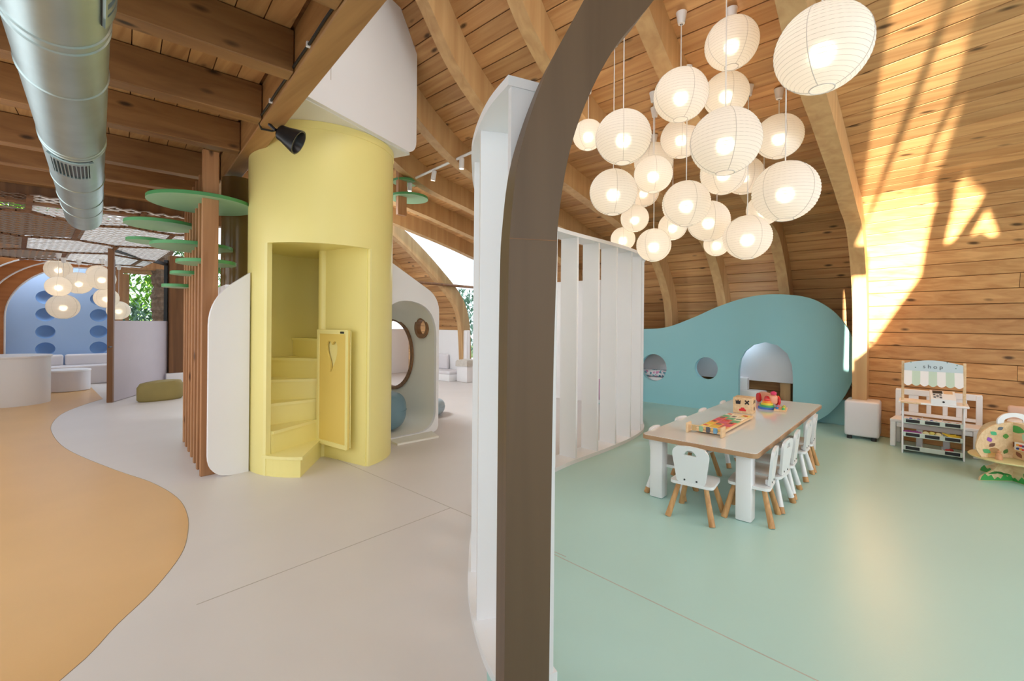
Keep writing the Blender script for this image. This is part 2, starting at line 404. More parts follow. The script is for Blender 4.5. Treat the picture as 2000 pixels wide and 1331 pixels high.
# ribs
def rib_mesh(P, t, width, depth, zmin=0.0):
    Q = [p for p in P]; O_ = offset2(P, depth)
    mb = MB(); vs = []; n = len(Q)
    for tt in (t, t + width):
        for p in Q: vs.append((p.x, tt, max(zmin, p.y)))
        for p in O_: vs.append((p.x, tt, max(zmin, p.y)))
    fs = []
    for i in range(n - 1):
        fs += [(i, i + 1, n + i + 1, n + i), (2 * n + i, 3 * n + i, 3 * n + i + 1, 2 * n + i + 1),
               (i, 2 * n + i, 2 * n + i + 1, i + 1), (n + i, n + i + 1, 3 * n + i + 1, 3 * n + i)]
    fs += [(0, n, 3 * n, 2 * n), (n - 1, 3 * n - 1, 4 * n - 1, 2 * n - 1)]
    return mb.add(vs, fs)
RL = ['curved glulam rib standing on the white cube beside the sunlit wall', 'curved roof rib landing behind the top right slope of the teal wall',
      'curved roof rib landing behind the crest of the teal wall', 'curved roof rib landing behind the left slope of the teal wall',
      'curved roof rib passing just above the white slatted screen', 'curved roof rib running behind the white track light spots',
      'curved roof rib just below the track light', 'curved rib along the upper edge of the far bright window']
for i in range(8):
    if i == 0:
        Pr = [p for p in IN_A if p.y >= 0.49]
        o = rib_mesh(Pr, RIB_T[0] - 0.07, 0.16, 0.30).build('curved_beam', M['beam'])
    else:
        o = rib_mesh(IN_B, RIB_T[i], 0.15, 0.30).build('curved_beam', M['beam'])
    tag(o, RL[i], 'beam', 'curved ribs of the wooden vault')
# lower vault beyond the far window
P9 = [(8.08, 0), (8.05, 0.5), (7.96, 1.5), (7.72, 2.05), (7.08, 2.64), (6.45, 3.13), (5.9, 3.49), (5.2, 3.85), (4.4, 4.1), (3.4, 4.3), (2.2, 4.4)]
I9 = cat(P9, 8); O9 = offset2(I9, 0.28); O9[0].y = 0
o = rib_mesh(I9, 9.0, 0.16, 0.30).build('curved_beam', M['beam']); tag(o, 'arched rib dropping to the floor right of the far bright window', 'beam', 'curved ribs of the wooden vault')
o = rib_mesh(I9, 10.4, 0.16, 0.30).build('curved_beam', M['beam']); tag(o, 'arched rib half hidden behind the white playhouse gable', 'beam', 'curved ribs of the wooden vault')
c2 = shell('ceiling', O9, 9.02, 12.0, 0.0, 0.022)
planks(O9, 9.02, 12.0, 0.0, c2, lambda i: [])
# far bright window between the two vaults
gw = empty('window_1'); gw['kind'] = 'structure'
mb = MB(); mb.tube([(8.6, 8.95, 2.47), (5.5, 8.95, 2.47)], 0.035, 8); mb.build('glazing_bar', M['dark_wood'], gw)
mb = MB(); mb.add([(8.7, 8.97, 0.0), (5.0, 8.97, 0.0), (5.0, 8.97, 4.0), (8.7, 8.97, 4.0)], [(0, 1, 2, 3)])
mb = MB(); mb.prism([[(5.9, 3.55), (7.1, 2.75), (7.75, 2.15), (8.03, 1.4), (8.12, 0.0), (9.1, 0.0), (9.1, 4.0), (5.9, 4.0)]], lambda u, v, w_: (u, 8.96 + w_, v), 0.01)
mb.build('pane', M['glass'], gw, smooth=0)

# ------------------------------------------------------------------ unseen wall added behind the camera, holes shaped to cast the sun streaks
def fp(u, v, w_): return (-1.6 - w_, u, v)
H1 = [(-0.656, 3.966), (-0.913, 3.921), (-0.926, 3.904), (-0.896, 3.806), (-0.845, 3.640), (-0.826, 3.521), (-0.771, 3.346), (-0.716, 3.565)]
H2 = [(-0.986, 3.905), (-1.098, 3.892), (-1.139, 3.847), (-1.155, 3.809), (-1.165, 3.775), (-1.148, 3.676), (-1.185, 3.508), (-1.19, 3.68), (-1.216, 3.766), (-1.264, 3.761), (-1.313, 3.585), (-1.395, 3.425), (-1.384, 3.341), (-1.366, 2.711), (-0.927, 1.859), (-0.70, 1.611), (-0.69, 2.2), (-0.68, 1.46), (-0.648, 1.46), (-0.665, 2.12), (-0.66, 3.0), (-0.765, 3.30), (-0.874, 3.541), (-0.965, 3.803)]
H3 = [(-1.508, 3.578), (-1.746, 3.445), (-1.737, 3.365), (-1.607, 3.067), (-1.553, 3.039), (-1.553, 3.398)]
H4 = [(-1.813, 3.31), (-1.94, 3.075), (-1.91, 3.061), (-1.817, 3.132), (-1.751, 3.094)]
wb = MB().prism([[(-4.2, 0), (17, 0), (17, 7), (-4.2, 7)], H1, H2, H3, H4], fp, 0.02).build('wall_back_sun_mask', M['white'], smooth=0); wb['kind'] = 'structure'
we = MB().prism([[(-1.6, 0), (9.2, 0), (9.2, 7), (-1.6, 7)]], lambda u, v, w_: (u, -4.0 - w_, v), 0.05).build('wall_front', M['white'], smooth=0); we['kind'] = 'structure'

# ------------------------------------------------------------------ flat roof on the left: main beam, joists, boards
RZ = radians(-7.5); PV = Vector((1.28, 2.6, 0))
RX = Matrix.Translation(PV) @ Matrix.Rotation(RZ, 4, 'Z') @ Matrix.Translation(-PV)
ZB = 3.20
fr = empty('ceiling'); fr['kind'] = 'structure'
mb = MB(); mb.box((-0.9, 5.15, ZB + 0.335), (4.3, 6.9, 0.03), X=RX); fo = mb.build('roof_deck', M['dark_wood'], fr, smooth=0)
for i in range(24):
    x = 1.2 - 0.165 * i
    for (ta, tb) in ((1.75, 4.4), (4.4, 8.5)):
        mb = MB(); mb.box((x - 0.0815, (ta + tb) / 2, ZB + 0.31), (0.158, tb - ta - 0.004, 0.02), X=RX); mb.build('plank', M['plank_x'], fr, smooth=0)
mb = MB(); mb.rbox((1.31, 4.5, ZB + 0.16), (0.17, 5.6, 0.32), 0.008, 1, X=RX)
tag(mb.build('roof_beam', M['main_beam'], smooth=0), 'long diagonal timber beam carrying the joists above the yellow tower', 'beam')
JL = ['timber ceiling joist nearest the camera at the top edge', 'second timber joist, its end just above the black spotlight cable', 'third timber joist crossing behind the middle of the steel duct',
      'fourth timber joist above the duct grille', 'fifth timber joist beside the duct grille', 'sixth timber joist just above the rope net', 'last timber joist along the edge of the rope net']
for i, t in enumerate((2.25, 3.2, 4.15, 5.1, 6.35, 7.2, 8.1)):
    mb = MB(); mb.rbox((-0.67, t + 0.07, ZB + 0.15), (3.78, 0.14, 0.29), 0.006, 1, X=RX)
    tag(mb.build('ceiling_joist', M['joist'], smooth=0), JL[i], 'joist', 'joists of the flat roof')
mb = MB(); mb.rbox((0.3, 8.4, ZB - 0.02), (4.6, 0.16, 0.36), 0.006, 1, X=RX)
tag(mb.build('roof_beam', M['dark_wood'], smooth=0), 'dark timber edge beam above the rope net', 'beam')
# cable along the beam
cb = [(1.215, 1.75 + 0.27 * i, ZB + 0.035 + 0.006 * (i % 2)) for i in range(10)] + [(1.215, 4.25, ZB + 0.02), (1.25, 4.32, ZB - 0.012), (1.33, 4.30, ZB - 0.014), (1.40, 4.26, ZB + 0.01)]
mb = MB(); mb.tube([RX @ Vector(p) for p in cb], 0.009, 6); cbo = mb.build('power_cable', M['black'])
tag(cbo, 'thin black cable clipped along the diagonal timber beam', 'cable')
for i in range(6):
    mb = MB(); mb.box((1.215, 1.9 + 0.48 * i, ZB + 0.038), (0.026, 0.022, 0.03), X=RX); mb.build('cable_clip', M['white'], cbo)
# spotlight
sp = empty('spotlight', (1.63, 4.13, 3.12), 0, 'black cone spotlight hanging from the beam in front of the yellow tower', 'lamp')
Xs = Matrix.Rotation(radians(-38), 4, 'Z') @ Matrix.Rotation(radians(118), 4, 'Y')
MB().lathe([(0.0, -0.085), (0.05, -0.085), (0.066, -0.07), (0.072, -0.03), (0.108, 0.085), (0.110, 0.10), (0.098, 0.10), (0.06, 0.0)], 28, Xs, cap=False).build('lamp_shade', M['black'], sp)
MB().lathe([(0.0, 0.05), (0.06, 0.05)], 20, Xs, cap=False).build('lens', M['steel_dark'], sp)
mb = MB(); mb.tube([Xs @ Vector((0, 0, -0.09)), Vector((-0.1, 0.03, 0.04)), Vector((-0.14, 0.05, 0.08))], 0.014, 8); mb.build('bracket', M['black'], sp)

# ------------------------------------------------------------------ steel air duct
du = empty('air_duct', (0, 0, 0), 0, 'large round galvanised steel air duct hanging under the timber joists', 'duct')
A0 = Vector((-0.20, -0.6, 2.80)); A1 = Vector((0.63, 7.83, 2.80)); ax = (A1 - A0).normalized(); LN = (A1 - A0).length
XD = Matrix.Translation(A0) @ ax.to_track_quat('Z', 'X').to_matrix().to_4x4()
def ty(t): return (t - A0.y) / ax.y
pr = [(0.0, 0.0), (0.173, 0.0)]
seams = [1.9, 2.65, 2.72, 3.25, 4.4, 4.47, 5.55, 6.35, 6.9]
for s_ in seams:
    z = ty(s_); pr += [(0.173, z - 0.012), (0.179, z - 0.006), (0.179, z + 0.006), (0.173, z + 0.012)]
pr += [(0.173, LN), (0.167, LN), (0.165, LN - 0.06), (0.0, LN - 0.3)]
MB().lathe(pr, 56, XD, cap=False).build('pipe', M['steel'], du, smooth=25)
def duct_pt(t, ang, r):
    return XD @ Vector((r * cos(ang), r * sin(ang), ty(t)))
# find the angle that looks down on the duct axis frame
def grille(t0, t1, a0, a1, nb, along):
    g = MB()
    F = lambda u, v, w_: duct_pt(u, v, 0.178 + w_)
    n = 10
    def patch(ta, tb, aa, ab, w0, w1, m=6):
        for k in range(m):
            x0 = aa + (ab - aa) * k / m; x1 = aa + (ab - aa) * (k + 1) / m
            vs = [F(ta, x0, w0), F(tb, x0, w0), F(tb, x1, w0), F(ta, x1, w0), F(ta, x0, w1), F(tb, x0, w1), F(tb, x1, w1), F(ta, x1, w1)]
            g.add(vs, [(3, 2, 1, 0), (4, 5, 6, 7), (0, 1, 5, 4), (1, 2, 6, 5), (2, 3, 7, 6), (3, 0, 4, 7)])
    g.cur = 1; patch(t0, t1, a0, a1, -0.004, 0.001)
    g.cur = 0; e = 0.10 * (t1 - t0); ea = 0.10 * (a1 - a0)
    patch(t0, t0 + e, a0, a1, 0, 0.012); patch(t1 - e, t1, a0, a1, 0, 0.012)
    patch(t0, t1, a0, a0 + ea, 0, 0.012, 2); patch(t0, t1, a1 - ea, a1, 0, 0.012, 2)
    fo_ = g.build('grille', [M['steel'], M['black']], du, smooth=0)
    for k in range(nb):
        g = MB()
        if along:
            a = a0 + ea + (a1 - a0 - 2 * ea) * (k + 0.5) / nb; patch(t0 + e, t1 - e, a - 0.018, a + 0.018, 0.001, 0.012, 1)
        else:
            tt = t0 + e + (t1 - t0 - 2 * e) * (k + 0.5) / nb; d_ = (t1 - t0) / nb * 0.2; patch(tt - d_, tt + d_, a0 + ea, a1 - ea, 0.001, 0.012, 4)
        g.build('louvre', M['steel'], fo_, smooth=0)
# angle of straight-down and towards +x in the duct frame
def ang_of(vec):
    q = XD.to_3x3().inverted() @ Vector(vec); return atan2(q.y, q.x)
AD = ang_of((0.0, 0, -1)); AS = ang_of((1, 0, 0))
sgn = 1 if ((AS - AD + pi) % (2 * pi) - pi) > 0 else -1
grille(4.5, 5.0, AD - sgn * 0.80, AD + sgn * 0.62, 10, True)
grille(1.7, 2.5, AD + sgn * 0.95, AD + sgn * 1.5, 8, False)
mb = MB()
for t in (2.4, 5.3, 7.1): mb.tube([duct_pt(t, AD + pi, 0.17), duct_pt(t, AD + pi, 0.17) + Vector((0, 0, 0.26))], 0.006, 6)
mb.build('hanger_rod', M['steel_dark'], du)

# ------------------------------------------------------------------ foreground arch
ar = empty('arch', (1.267, 1.058, 0), 0, 'dark glulam arch in the near foreground curving up to the right', 'arch')
e1 = Vector((0.819, -0.574, 0)); en = Vector((0.574, 0.819, 0))
outer = [(-0.083, 0), (-0.083, 1.2), (-0.08, 1.70), (-0.073, 1.87), (-0.05, 2.08), (-0.004, 2.258), (0.069, 2.455), (0.157, 2.63), (0.27, 2.85), (0.38, 3.10), (0.46, 3.45), (0.50, 4.0), (0.52, 5.1)]
inner = [(0.084, 0), (0.09, 1.2), (0.10, 1.70), (0.106, 1.89), (0.147, 2.14), (0.22, 2.353), (0.328, 2.556), (0.485, 2.757), (0.60, 2.95), (0.69, 3.2), (0.75, 3.55), (0.78, 4.0), (0.80, 5.1)]
Oc = cat(outer, 6); Ic = cat(inner, 6)
def archpart(i0, i1, nm):
    lo = [(p.x, p.y) for p in Oc[i0:i1 + 1]] + [(p.x, p.y) for p in reversed(Ic[i0:i1 + 1])]
    # quads between matching points, extruded in depth
    n = i1 - i0 + 1; vs = []; fs = []
    for w_ in (0.0, 0.16):
        for p in Oc[i0:i1 + 1]: vs.append(e1 * p.x + en * w_ + Vector((0, 0, p.y)))
        for p in Ic[i0:i1 + 1]: vs.append(e1 * p.x + en * w_ + Vector((0, 0, p.y)))
    for i in range(n - 1):
        fs += [(i, i + 1, n + i + 1, n + i), (2 * n + i, 3 * n + i, 3 * n + i + 1, 2 * n + i + 1), (i, 2 * n + i, 2 * n + i + 1, i + 1), (n + i, n + i + 1, 3 * n + i + 1, 3 * n + i)]
    fs += [(0, n, 3 * n, 2 * n), (n - 1, 3 * n - 1, 4 * n - 1, 2 * n - 1)]
    return MB().add(vs, fs).build(nm, M['arch'], ar, smooth=30)
archpart(0, 15, 'post'); 
# thin dark joint between post and curved piece
a_, b_ = Oc[15], Ic[15]
archpart(15, len(Oc) - 1, 'curved_piece')
mb = MB(); c_ = (a_ + b_) / 2; mb.box(e1 * c_.x + en * (-0.0004) + Vector((0, 0, c_.y)), ((b_ - a_).length, 0.001, 0.003), rz=atan2(e1.y, e1.x)); mb.build('joint', M['dark_wood'], ar)

# ------------------------------------------------------------------ white slatted screen
FP = cat([(1.44, 1.18), (1.53, 1.38), (1.70, 1.64), (1.92, 1.90), (2.42, 2.38), (3.0, 2.72), (3.8, 2.89), (4.8, 2.895), (5.45, 2.93), (5.95, 3.03), (6.35, 3.22), (6.75, 3.5), (7.05, 3.9)], 8)
FR = resample(FP, 0.05)
sc_ = empty('slatted_screen', (3.8, 2.9, 0), 0, 'curved white screen of tall upright slats between top and bottom plates', 'screen')
def ribbon(z0, z1, wd):
    mb = MB(); vs = []; n = len(FR)
    for z in (z0, z1):
        for sgn_ in (1, -1):
            for i, p in enumerate(FR):
                t = tangent(FR, i); q = p + Vector((-t.y, t.x)) * wd / 2 * sgn_; vs.append((q.x - 3.8, q.y - 2.9, z))
    fs = []
    for i in range(n - 1):
        fs += [(i, n + i, n + i + 1, i + 1), (2 * n + i, 2 * n + i + 1, 3 * n + i + 1, 3 * n + i), (i, i + 1, 2 * n + i + 1, 2 * n + i), (n + i, 3 * n + i, 3 * n + i + 1, n + i + 1)]
    fs += [(0, 2 * n, 3 * n, n), (n - 1, 2 * n - 1, 4 * n - 1, 3 * n - 1)]
    return mb.add(vs, fs)
ribbon(0.0, 0.04, 0.25).build('bottom_plate', M['white'], sc_); ribbon(2.45, 2.49, 0.25).build('top_plate', M['white'], sc_)
FS = resample(FP, 0.005); pos = 0.02; SLP = 0.4245; acc = 0.0; L_ = [0.0]
for a, b in zip(FS[:-1], FS[1:]): L_.append(L_[-1] + (b - a).length)
while pos < L_[-1] - 0.05:
    i = min(range(len(L_)), key=lambda j: abs(L_[j] - pos)); p = FS[i]; t = tangent(FS, i)
    mb = MB(); mb.box((p.x - 3.8, p.y - 2.9, 1.245), (0.03, 0.215, 2.41), rz=atan2(t.y, t.x)); mb.build('slat', M['white'], sc_, smooth=0)
    pos += SLP

# ------------------------------------------------------------------ yellow tower
CX, CY, RO, ZT = 2.381, 5.012, 0.745, 3.45
tw = empty('stair_tower', (CX, CY, 0), 0, 'round pale yellow tower with a spiral stair behind a tall opening', 'tower')
JL_, JR_ = radians(-158.5), radians(-79.0); ZO = 2.27
def ringwall(a0, a1, z0, z1, r0, r1, n):
    mb = MB(); vs = []; fs = []
    for i in range(n + 1):
        a = a0 + (a1 - a0) * i / n
        for r, z in ((r1, z0), (r1, z1), (r0, z1), (r0, z0)): vs.append((r * cos(a), r * sin(a), z))
    for i in range(n):
        for k in range(4): fs.append((i * 4 + k, i * 4 + (k + 1) % 4, i * 4 + 4 + (k + 1) % 4, i * 4 + 4 + k))
    fs += [(0, 1, 2, 3), (n * 4 + 3, n * 4 + 2, n * 4 + 1, n * 4)]
    return mb.add(vs, fs)
ringwall(JR_, JL_ + 2 * pi, 0, ZO, RO - 0.05, RO, 56).build('shell', M['yellow'], tw)
ringwall(0, 2 * pi, ZO, ZT, RO - 0.05, RO, 80).build('upper_shell', M['yellow'], tw)
ringwall(0, 2 * pi, ZT - 0.07, ZT, RO - 0.005, RO + 0.006, 80).build('top_band', M['yellow'], tw)
mb = ringwall(JL_ - 0.05, JL_ + 0.001, 0, ZO, RO - 0.052, RO + 0.004, 3); mb.build('jamb', M['yellow_edge'], tw)
mb = ringwall(JR_ - 0.001, JR_ + 0.03, 0, ZO, RO - 0.052, RO + 0.002, 3); mb.build('jamb', M['yellow_edge'], tw)
mb = MB(); mb.lathe([(0.0, ZO + 0.03), (RO - 0.05, ZO + 0.03), (RO - 0.05, ZO + 0.06), (0, ZO + 0.06)], 48, cap=False); mb.build('soffit', M['yellow'], tw)
mb = MB(); mb.lathe([(0.055, 0), (0.055, ZO + 0.03)], 20); mb.build('newel_post', M['yellow'], tw)
# wall from the newel to the right jamb
pj = Vector((cos(JR_), sin(JR_), 0)) * (RO - 0.03); dj = pj.normalized()
mb = MB(); mb.box(pj * 0.52 + Vector((0, 0, (ZO + 0.03) / 2)), (pj.length * 0.96, 0.03, ZO + 0.03), rz=atan2(dj.y, dj.x)); mb.build('partition', M['yellow'], tw)
# steps: wedge boxes winding to the left
RI = RO - 0.055
def wedge(a0, a1, z0, z1, r0=0.05, r1=RI, n=6, nose=0.0):
    mb = MB(); vs = []; fs = []
    pts = [(r0 * cos(a0), r0 * sin(a0))] + [(r1 * cos(a0 + (a1 - a0) * i / n), r1 * sin(a0 + (a1 - a0) * i / n)) for i in range(n + 1)] + [(r0 * cos(a1), r0 * sin(a1))]
    return mb.prism([pts], lambda u, v, w_: (u, v, z0 + w_), z1 - z0)
AS0 = radians(-130.6); rise = 0.222; dA = radians(-27)
for i in range(7):
    a0 = AS0 + dA * i + (0 if i else 0); a1 = a0 + dA * (1 if i < 6 else 2); z1 = 0.20 + rise * i
    rr = RO if i == 0 else RI
    if i == 0: a1 = JL_
    if i == 1: a0 = JL_ + 0.02
    st = wedge(a0, a1 - 0.06, 0 if i < 2 else z1 - 2 * rise, z1 - 0.03, r1=rr).build('step', M['yellow'], tw, smooth=0)
    wedge(a0 + radians(1.6), a1 - 0.06, z1 - 0.03, z1, r1=rr + (0.012 if i == 0 else 0)).build('tread', M['yellow_edge'], st, smooth=0)
# small door with the heart
dr = empty('heart_door', (0, 0, 0), 0); dr.parent = tw
hd = Vector((-0.055, -0.03, 0)); ed = Vector((0.01, -0.575, 0)); dd = (ed - hd).normalized(); dn = Vector((dd.y, -dd.x, 0)); DW = (ed - hd).length
def dF(u, v, w_): return hd + dd * u + dn * w_ + Vector((0, 0, v))
heart = [(0.0, 0.16), (-0.028, 0.195), (-0.065, 0.205), (-0.095, 0.185), (-0.108, 0.145), (-0.10, 0.09), (-0.075, 0.03), (-0.045, -0.03), (-0.028, -0.09), (-0.026, -0.15), (-0.02, -0.165), (0.01, -0.12), (0.05, -0.06), (0.085, 0.0), (0.105, 0.07), (0.108, 0.14), (0.09, 0.185), (0.055, 0.205), (0.022, 0.19)]
hl = [(DW * 0.48 + x * 0.92, 1.11 + y * 0.92) for x, y in heart]
mb = MB(); mb.prism([rrect(0.0, 0.17, DW, 1.42, 0.005, 2), hl], dF, 0.022); mb.build('door_leaf', M['yellow_door'], dr, smooth=0)
mb = MB(); mb.prism([rrect(0.0, 0.17, DW, 1.42, 0.005, 2), rrect(0.035, 0.215, DW - 0.03, 1.375, 0.004, 2)], lambda u, v, w_: dF(u, v, 0.022 + w_), 0.012); mb.build('door_frame', M['yellow_edge'], dr, smooth=0)
mb = MB(); mb.prism([rrect(0.01, 0.18, DW - 0.01, 1.41, 0.005, 2)], lambda u, v, w_: dF(u, v, -0.012 - w_), 0.012); mb.build('back_panel', M['yellow_edge'], dr, smooth=0)
mb = MB(); mb.rbox(dF(DW - 0.08, 1.392, 0.04), (0.06, 0.012, 0.022), 0.004, 1, rz=atan2(dd.y, dd.x)); mb.build('latch', M['steel_dark'], dr)

# ------------------------------------------------------------------ white volume above the tower
wv = empty('hanging_box', (0, 0, 0), 0, 'large white boxed volume hanging above the yellow tower', 'bulkhead')
q0 = Vector((1.30, 3.845, 0)); q1 = Vector((3.19, 4.415, 0)); qd = (q1 - q0).normalized(); qn = Vector((-qd.y, qd.x, 0)); qL = (q1 - q0).length
def qF(u, v, w_): return q0 + qd * u + qn * w_ + Vector((0, 0, v))
mb = MB(); mb.prism([rrect(0.32, 3.46, qL, 5.0, (0, 0.16, 0, 0), 8)], qF, 0.05); mb.build('front_panel', M['white'], wv)
mb = MB(); mb.prism([[(0.42, 0.05), (qL - 0.06, 0.05), (qL - 0.06, 0.45), (qL - 0.5, 1.2), (1.0, 1.2), (0.52, 0.4)]], lambda u, v, w_: q0 + qd * u + qn * v + Vector((0, 0, 3.452 + w_)), 0.03); mb.build('soffit', M['cream'], wv, smooth=0)
mb = MB(); mb.box(qF(qL - 0.08, 4.2, 0.3), (0.04, 0.5, 1.4), rz=atan2(qd.y, qd.x)); mb.build('side_panel', M['white'], wv, smooth=0)
mb = MB(); mb.box(qF(qL * 0.355, 4.10, -0.001), (0.003, 0.002, 0.75), rz=atan2(qd.y, qd.x)); mb.build('joint', M['gasket'], wv)

# ------------------------------------------------------------------ brown curved panel behind the beam end
mb = MB(); mb.lathe([(0.165, 0.0), (0.165, 3.15)], 40, Matrix.Translation((1.79, 5.95, 0)))
tag(mb.build('column', M['bronze']), 'glossy brown round column half hidden behind the yellow tower', 'column')

# ------------------------------------------------------------------ white playhouse
ph = empty('playhouse', (2.7, 5.0, 0), 0, 'white gabled playhouse with a rounded tunnel opening beside the yellow tower', 'playhouse')
hx = 2.7
gl_ = round_poly([(1.27 - hx, 0.0), (1.62 - hx, 0.0), (1.62 - hx, 1.99), (1.27 - hx, 1.72)], [0.22, 0.0, 0.0, 0.26], 8)
to = round_poly([(3.135 - hx, 0.03), (3.975 - hx, 0.03), (3.975 - hx, 1.79), (3.135 - hx, 1.79)], [0.2, 0.28, 0.5, 0.36], 10)
gr_ = round_poly([(3.128 - hx, 0.0), (4.02 - hx, 0.0), (4.02 - hx, 1.86), (3.128 - hx, 2.33)], [0.0, 0.10, 0.22, 0.0], 8)
mb = MB(); mb.prism([gl_], lambda u, v, w_: (u, w_, v), 0.045); mb.build('gable_front', M['white'], ph)
mb = MB(); mb.prism([gr_, to], lambda u, v, w_: (u, w_, v), 0.045); mb.build('gable_front', M['white'], ph)
# tunnel shell behind the opening
def tunnel(rad0, rad1, y0, y1):
    mb = MB(); n = len(to); vs = []; fs = []
    inn = to; c0 = Vector((3.555 - hx, 0.91))
    out = [((Vector(p) - c0) * 1.0 + (Vector(p) - c0).normalized() * 0.035 + c0) for p in to]
    for y in (y0, y1):
        for p in inn: vs.append((p[0], y, p[1]))
        for p in out: vs.append((p[0], y, max(0.0, p[1])))
    for i in range(n):
        j = (i + 1) % n
        fs += [(i, j, 2 * n + j, 2 * n + i), (n + i, 3 * n + i, 3 * n + j, n + j), (i, n + i, n + j, j), (2 * n + i, 2 * n + j, 3 * n + j, 3 * n + i)]
    return mb.add(vs, fs).build('tunnel_shell', M['cream'], ph, smooth=30)
ts = tunnel(0, 0, 0.045, 2.6)
def bool_cut(o, cut):
    md = o.modifiers.new('cut', 'BOOLEAN'); md.object = cut; md.operation = 'DIFFERENCE'; md.solver = 'EXACT'
    bpy.context.view_layer.update()
    me = D.meshes.new_from_object(o.evaluated_get(bpy.context.evaluated_depsgraph_get()))
    o.modifiers.clear(); o.data = me; D.objects.remove(cut)
    me.set_sharp_from_angle(angle=radians(30))
xw = 3.975 - hx
for (ty_, tz_, rr) in ((6.06, 1.03, 0.53), (5.31, 1.437, 0.135)):
    c = MB().lathe([(rr, -0.5), (rr, 0.5)], 48, Matrix.Translation((3.975, ty_, tz_)) @ Matrix.Rotation(pi / 2, 4, 'Y')).build('cutter', M['cream'], None, smooth=0)
    bpy.context.view_layer.update(); bool_cut(ts, c)
    X = Matrix.Translation((xw + 0.01, ty_ - 5.0, tz_)) @ Matrix.Rotation(pi / 2, 4, 'Y')
    MB().lathe([(rr - 0.028, -0.045), (rr + 0.022, -0.045), (rr + 0.022, -0.02), (rr + 0.004, -0.015), (rr + 0.004, 0.03), (rr - 0.028, 0.03), (rr - 0.028, -0.045)], 48, X, cap=False).build('window_ring', M['rim_wood'], ph, smooth=40)
# outer left wall of the house, rounded at the back, with a porthole
lw = MB(); pth = [(1.42, 5.05), (1.55, 6.0), (1.66, 7.0), (1.74, 7.7), (1.95, 8.0), (2.3, 8.12)]
LP = resample(cat(pth, 8), 0.06); vs = []; fs = []
n = len(LP)
for z in (0.0, 1.86):
    for sg in (0, 1):
        for i, p in enumerate(LP):
            t = tangent(LP, i); q = p + Vector((t.y, -t.x)) * 0.04 * sg; vs.append((q.x - hx, q.y - 5.0, z))
for i in range(n - 1):
    fs += [(i, i + 1, 2 * n + i + 1, 2 * n + i), (n + i, 3 * n + i, 3 * n + i + 1, n + i + 1), (i, n + i, n + i + 1, i + 1), (2 * n + i, 2 * n + i + 1, 3 * n + i + 1, 3 * n + i)]
fs += [(0, 2 * n, 3 * n, n), (n - 1, 2 * n - 1, 4 * n - 1, 3 * n - 1)]
lw.add(vs, fs); lwo = lw.build('side_wall', M['white'], ph)
X = Matrix.Translation((1.735 - hx, 7.55 - 5.0, 1.36)) @ Matrix.Rotation(radians(8), 4, 'Z') @ Matrix.Rotation(pi / 2, 4, 'Y')
MB().lathe([(0.10, -0.03), (0.145, -0.03), (0.145, 0.03), (0.10, 0.03), (0.10, -0.03)], 32, X, cap=False).build('window_ring', M['rim_wood'], lwo)
# threshold plate
mb = MB(); mb.prism([[(3.20, 4.76), (3.79, 4.70), (3.90, 4.99), (3.22, 4.99)]], lambda u, v, w_: (u, v, w_), 0.022)
tag(mb.build('threshold_plate', M['cream'], smooth=0), 'thin pale plate lying at the playhouse tunnel opening', 'mat')

def bean_bag(loc, r, h, m, lab, grp, rz=0.0):
    o = empty('bean_bag', loc, rz, lab, 'bean bag', grp)
    mb = MB(); pr = []
    for i in range(25):
        t = i / 24; a = -pi / 2 + pi * t
        rr = r * (cos(a) ** 0.55 if cos(a) > 1e-4 else 0); z = h / 2 + h / 2 * (abs(sin(a)) ** 0.8) * (1 if a > 0 else -1)
        pr.append((max(rr, 0.0), z))
    mb.lathe(pr, 48, cap=False)
    for i, v in enumerate(mb.v):
        a = atan2(v.y, v.x); k = 1 + 0.012 * sin(12 * a) * (v.z / h) + 0.02 * sin(3 * a + 1)
        mb.v[i] = Vector((v.x * k, v.y * k, v.z))
    mb.build('cover', m, o, smooth=60)
    mb = MB(); mb.tube([(r * 0.99 * cos(2 * pi * k / 40), r * 0.99 * sin(2 * pi * k / 40), h * 0.52) for k in range(40)], 0.006, 6, closed=True); mb.build('piping', m, o)
    return o
bean_bag((3.42, 5.52, 0.035), 0.36, 0.52, M['bag'], 'plump blue-grey bean bag inside the white tunnel', 'bean bags')
bean_bag((4.62, 6.0, 0), 0.27, 0.27, M['bag_pale'], 'flat pale blue floor pouf on the floor behind the playhouse', 'bean bags')

# ------------------------------------------------------------------ batten tree with green discs
bt = empty('batten_tree', (1.3, 5.2, 0), 0, 'abstract tree of upright timber battens with round green leaf discs', 'tree')
for i in range(7):
    t = 5.17 + 0.27 * i; s_ = 1.315 + 0.035 * i
    top = 3.16 if i == 0 else 2.98
    mb = MB(); mb.rbox((s_ - 1.3, t - 5.2, top / 2), (0.135, 0.045, top), 0.004, 1); mb.build('batten', M['batten'], bt, smooth=0)
def disc(par, loc, r, th=0.035):
    mb = MB(); mb.cur = 0
    mb.lathe([(0, th), (r - 0.003, th), (r, th - 0.003), (r, 0.0)], 56, Matrix.Translation(loc), cap=False)
    mb.cur = 1; mb.lathe([(r, 0.0), (0, 0.0)], 56, Matrix.Translation(loc), cap=False)
    return mb.build('leaf_disc', [M['green'], M['green_pale']], par, smooth=30)
for (s_, t, z, r) in ((1.33, 5.50, 2.69, 0.46), (1.15, 6.3, 2.55, 0.34), (1.12, 6.9, 2.44, 0.21), (1.33, 5.85, 2.28, 0.37), (1.36, 5.45, 2.08, 0.26), (1.34, 6.05, 2.01, 0.17), (1.34, 6.45, 1.89, 0.17)):
    disc(bt, (s_ - 1.3, t - 5.2, z), r)
b2 = empty('batten_tree', (3.97, 5.86, 3.125), 0, 'short timber batten with green discs hanging right of the yellow tower', 'tree')
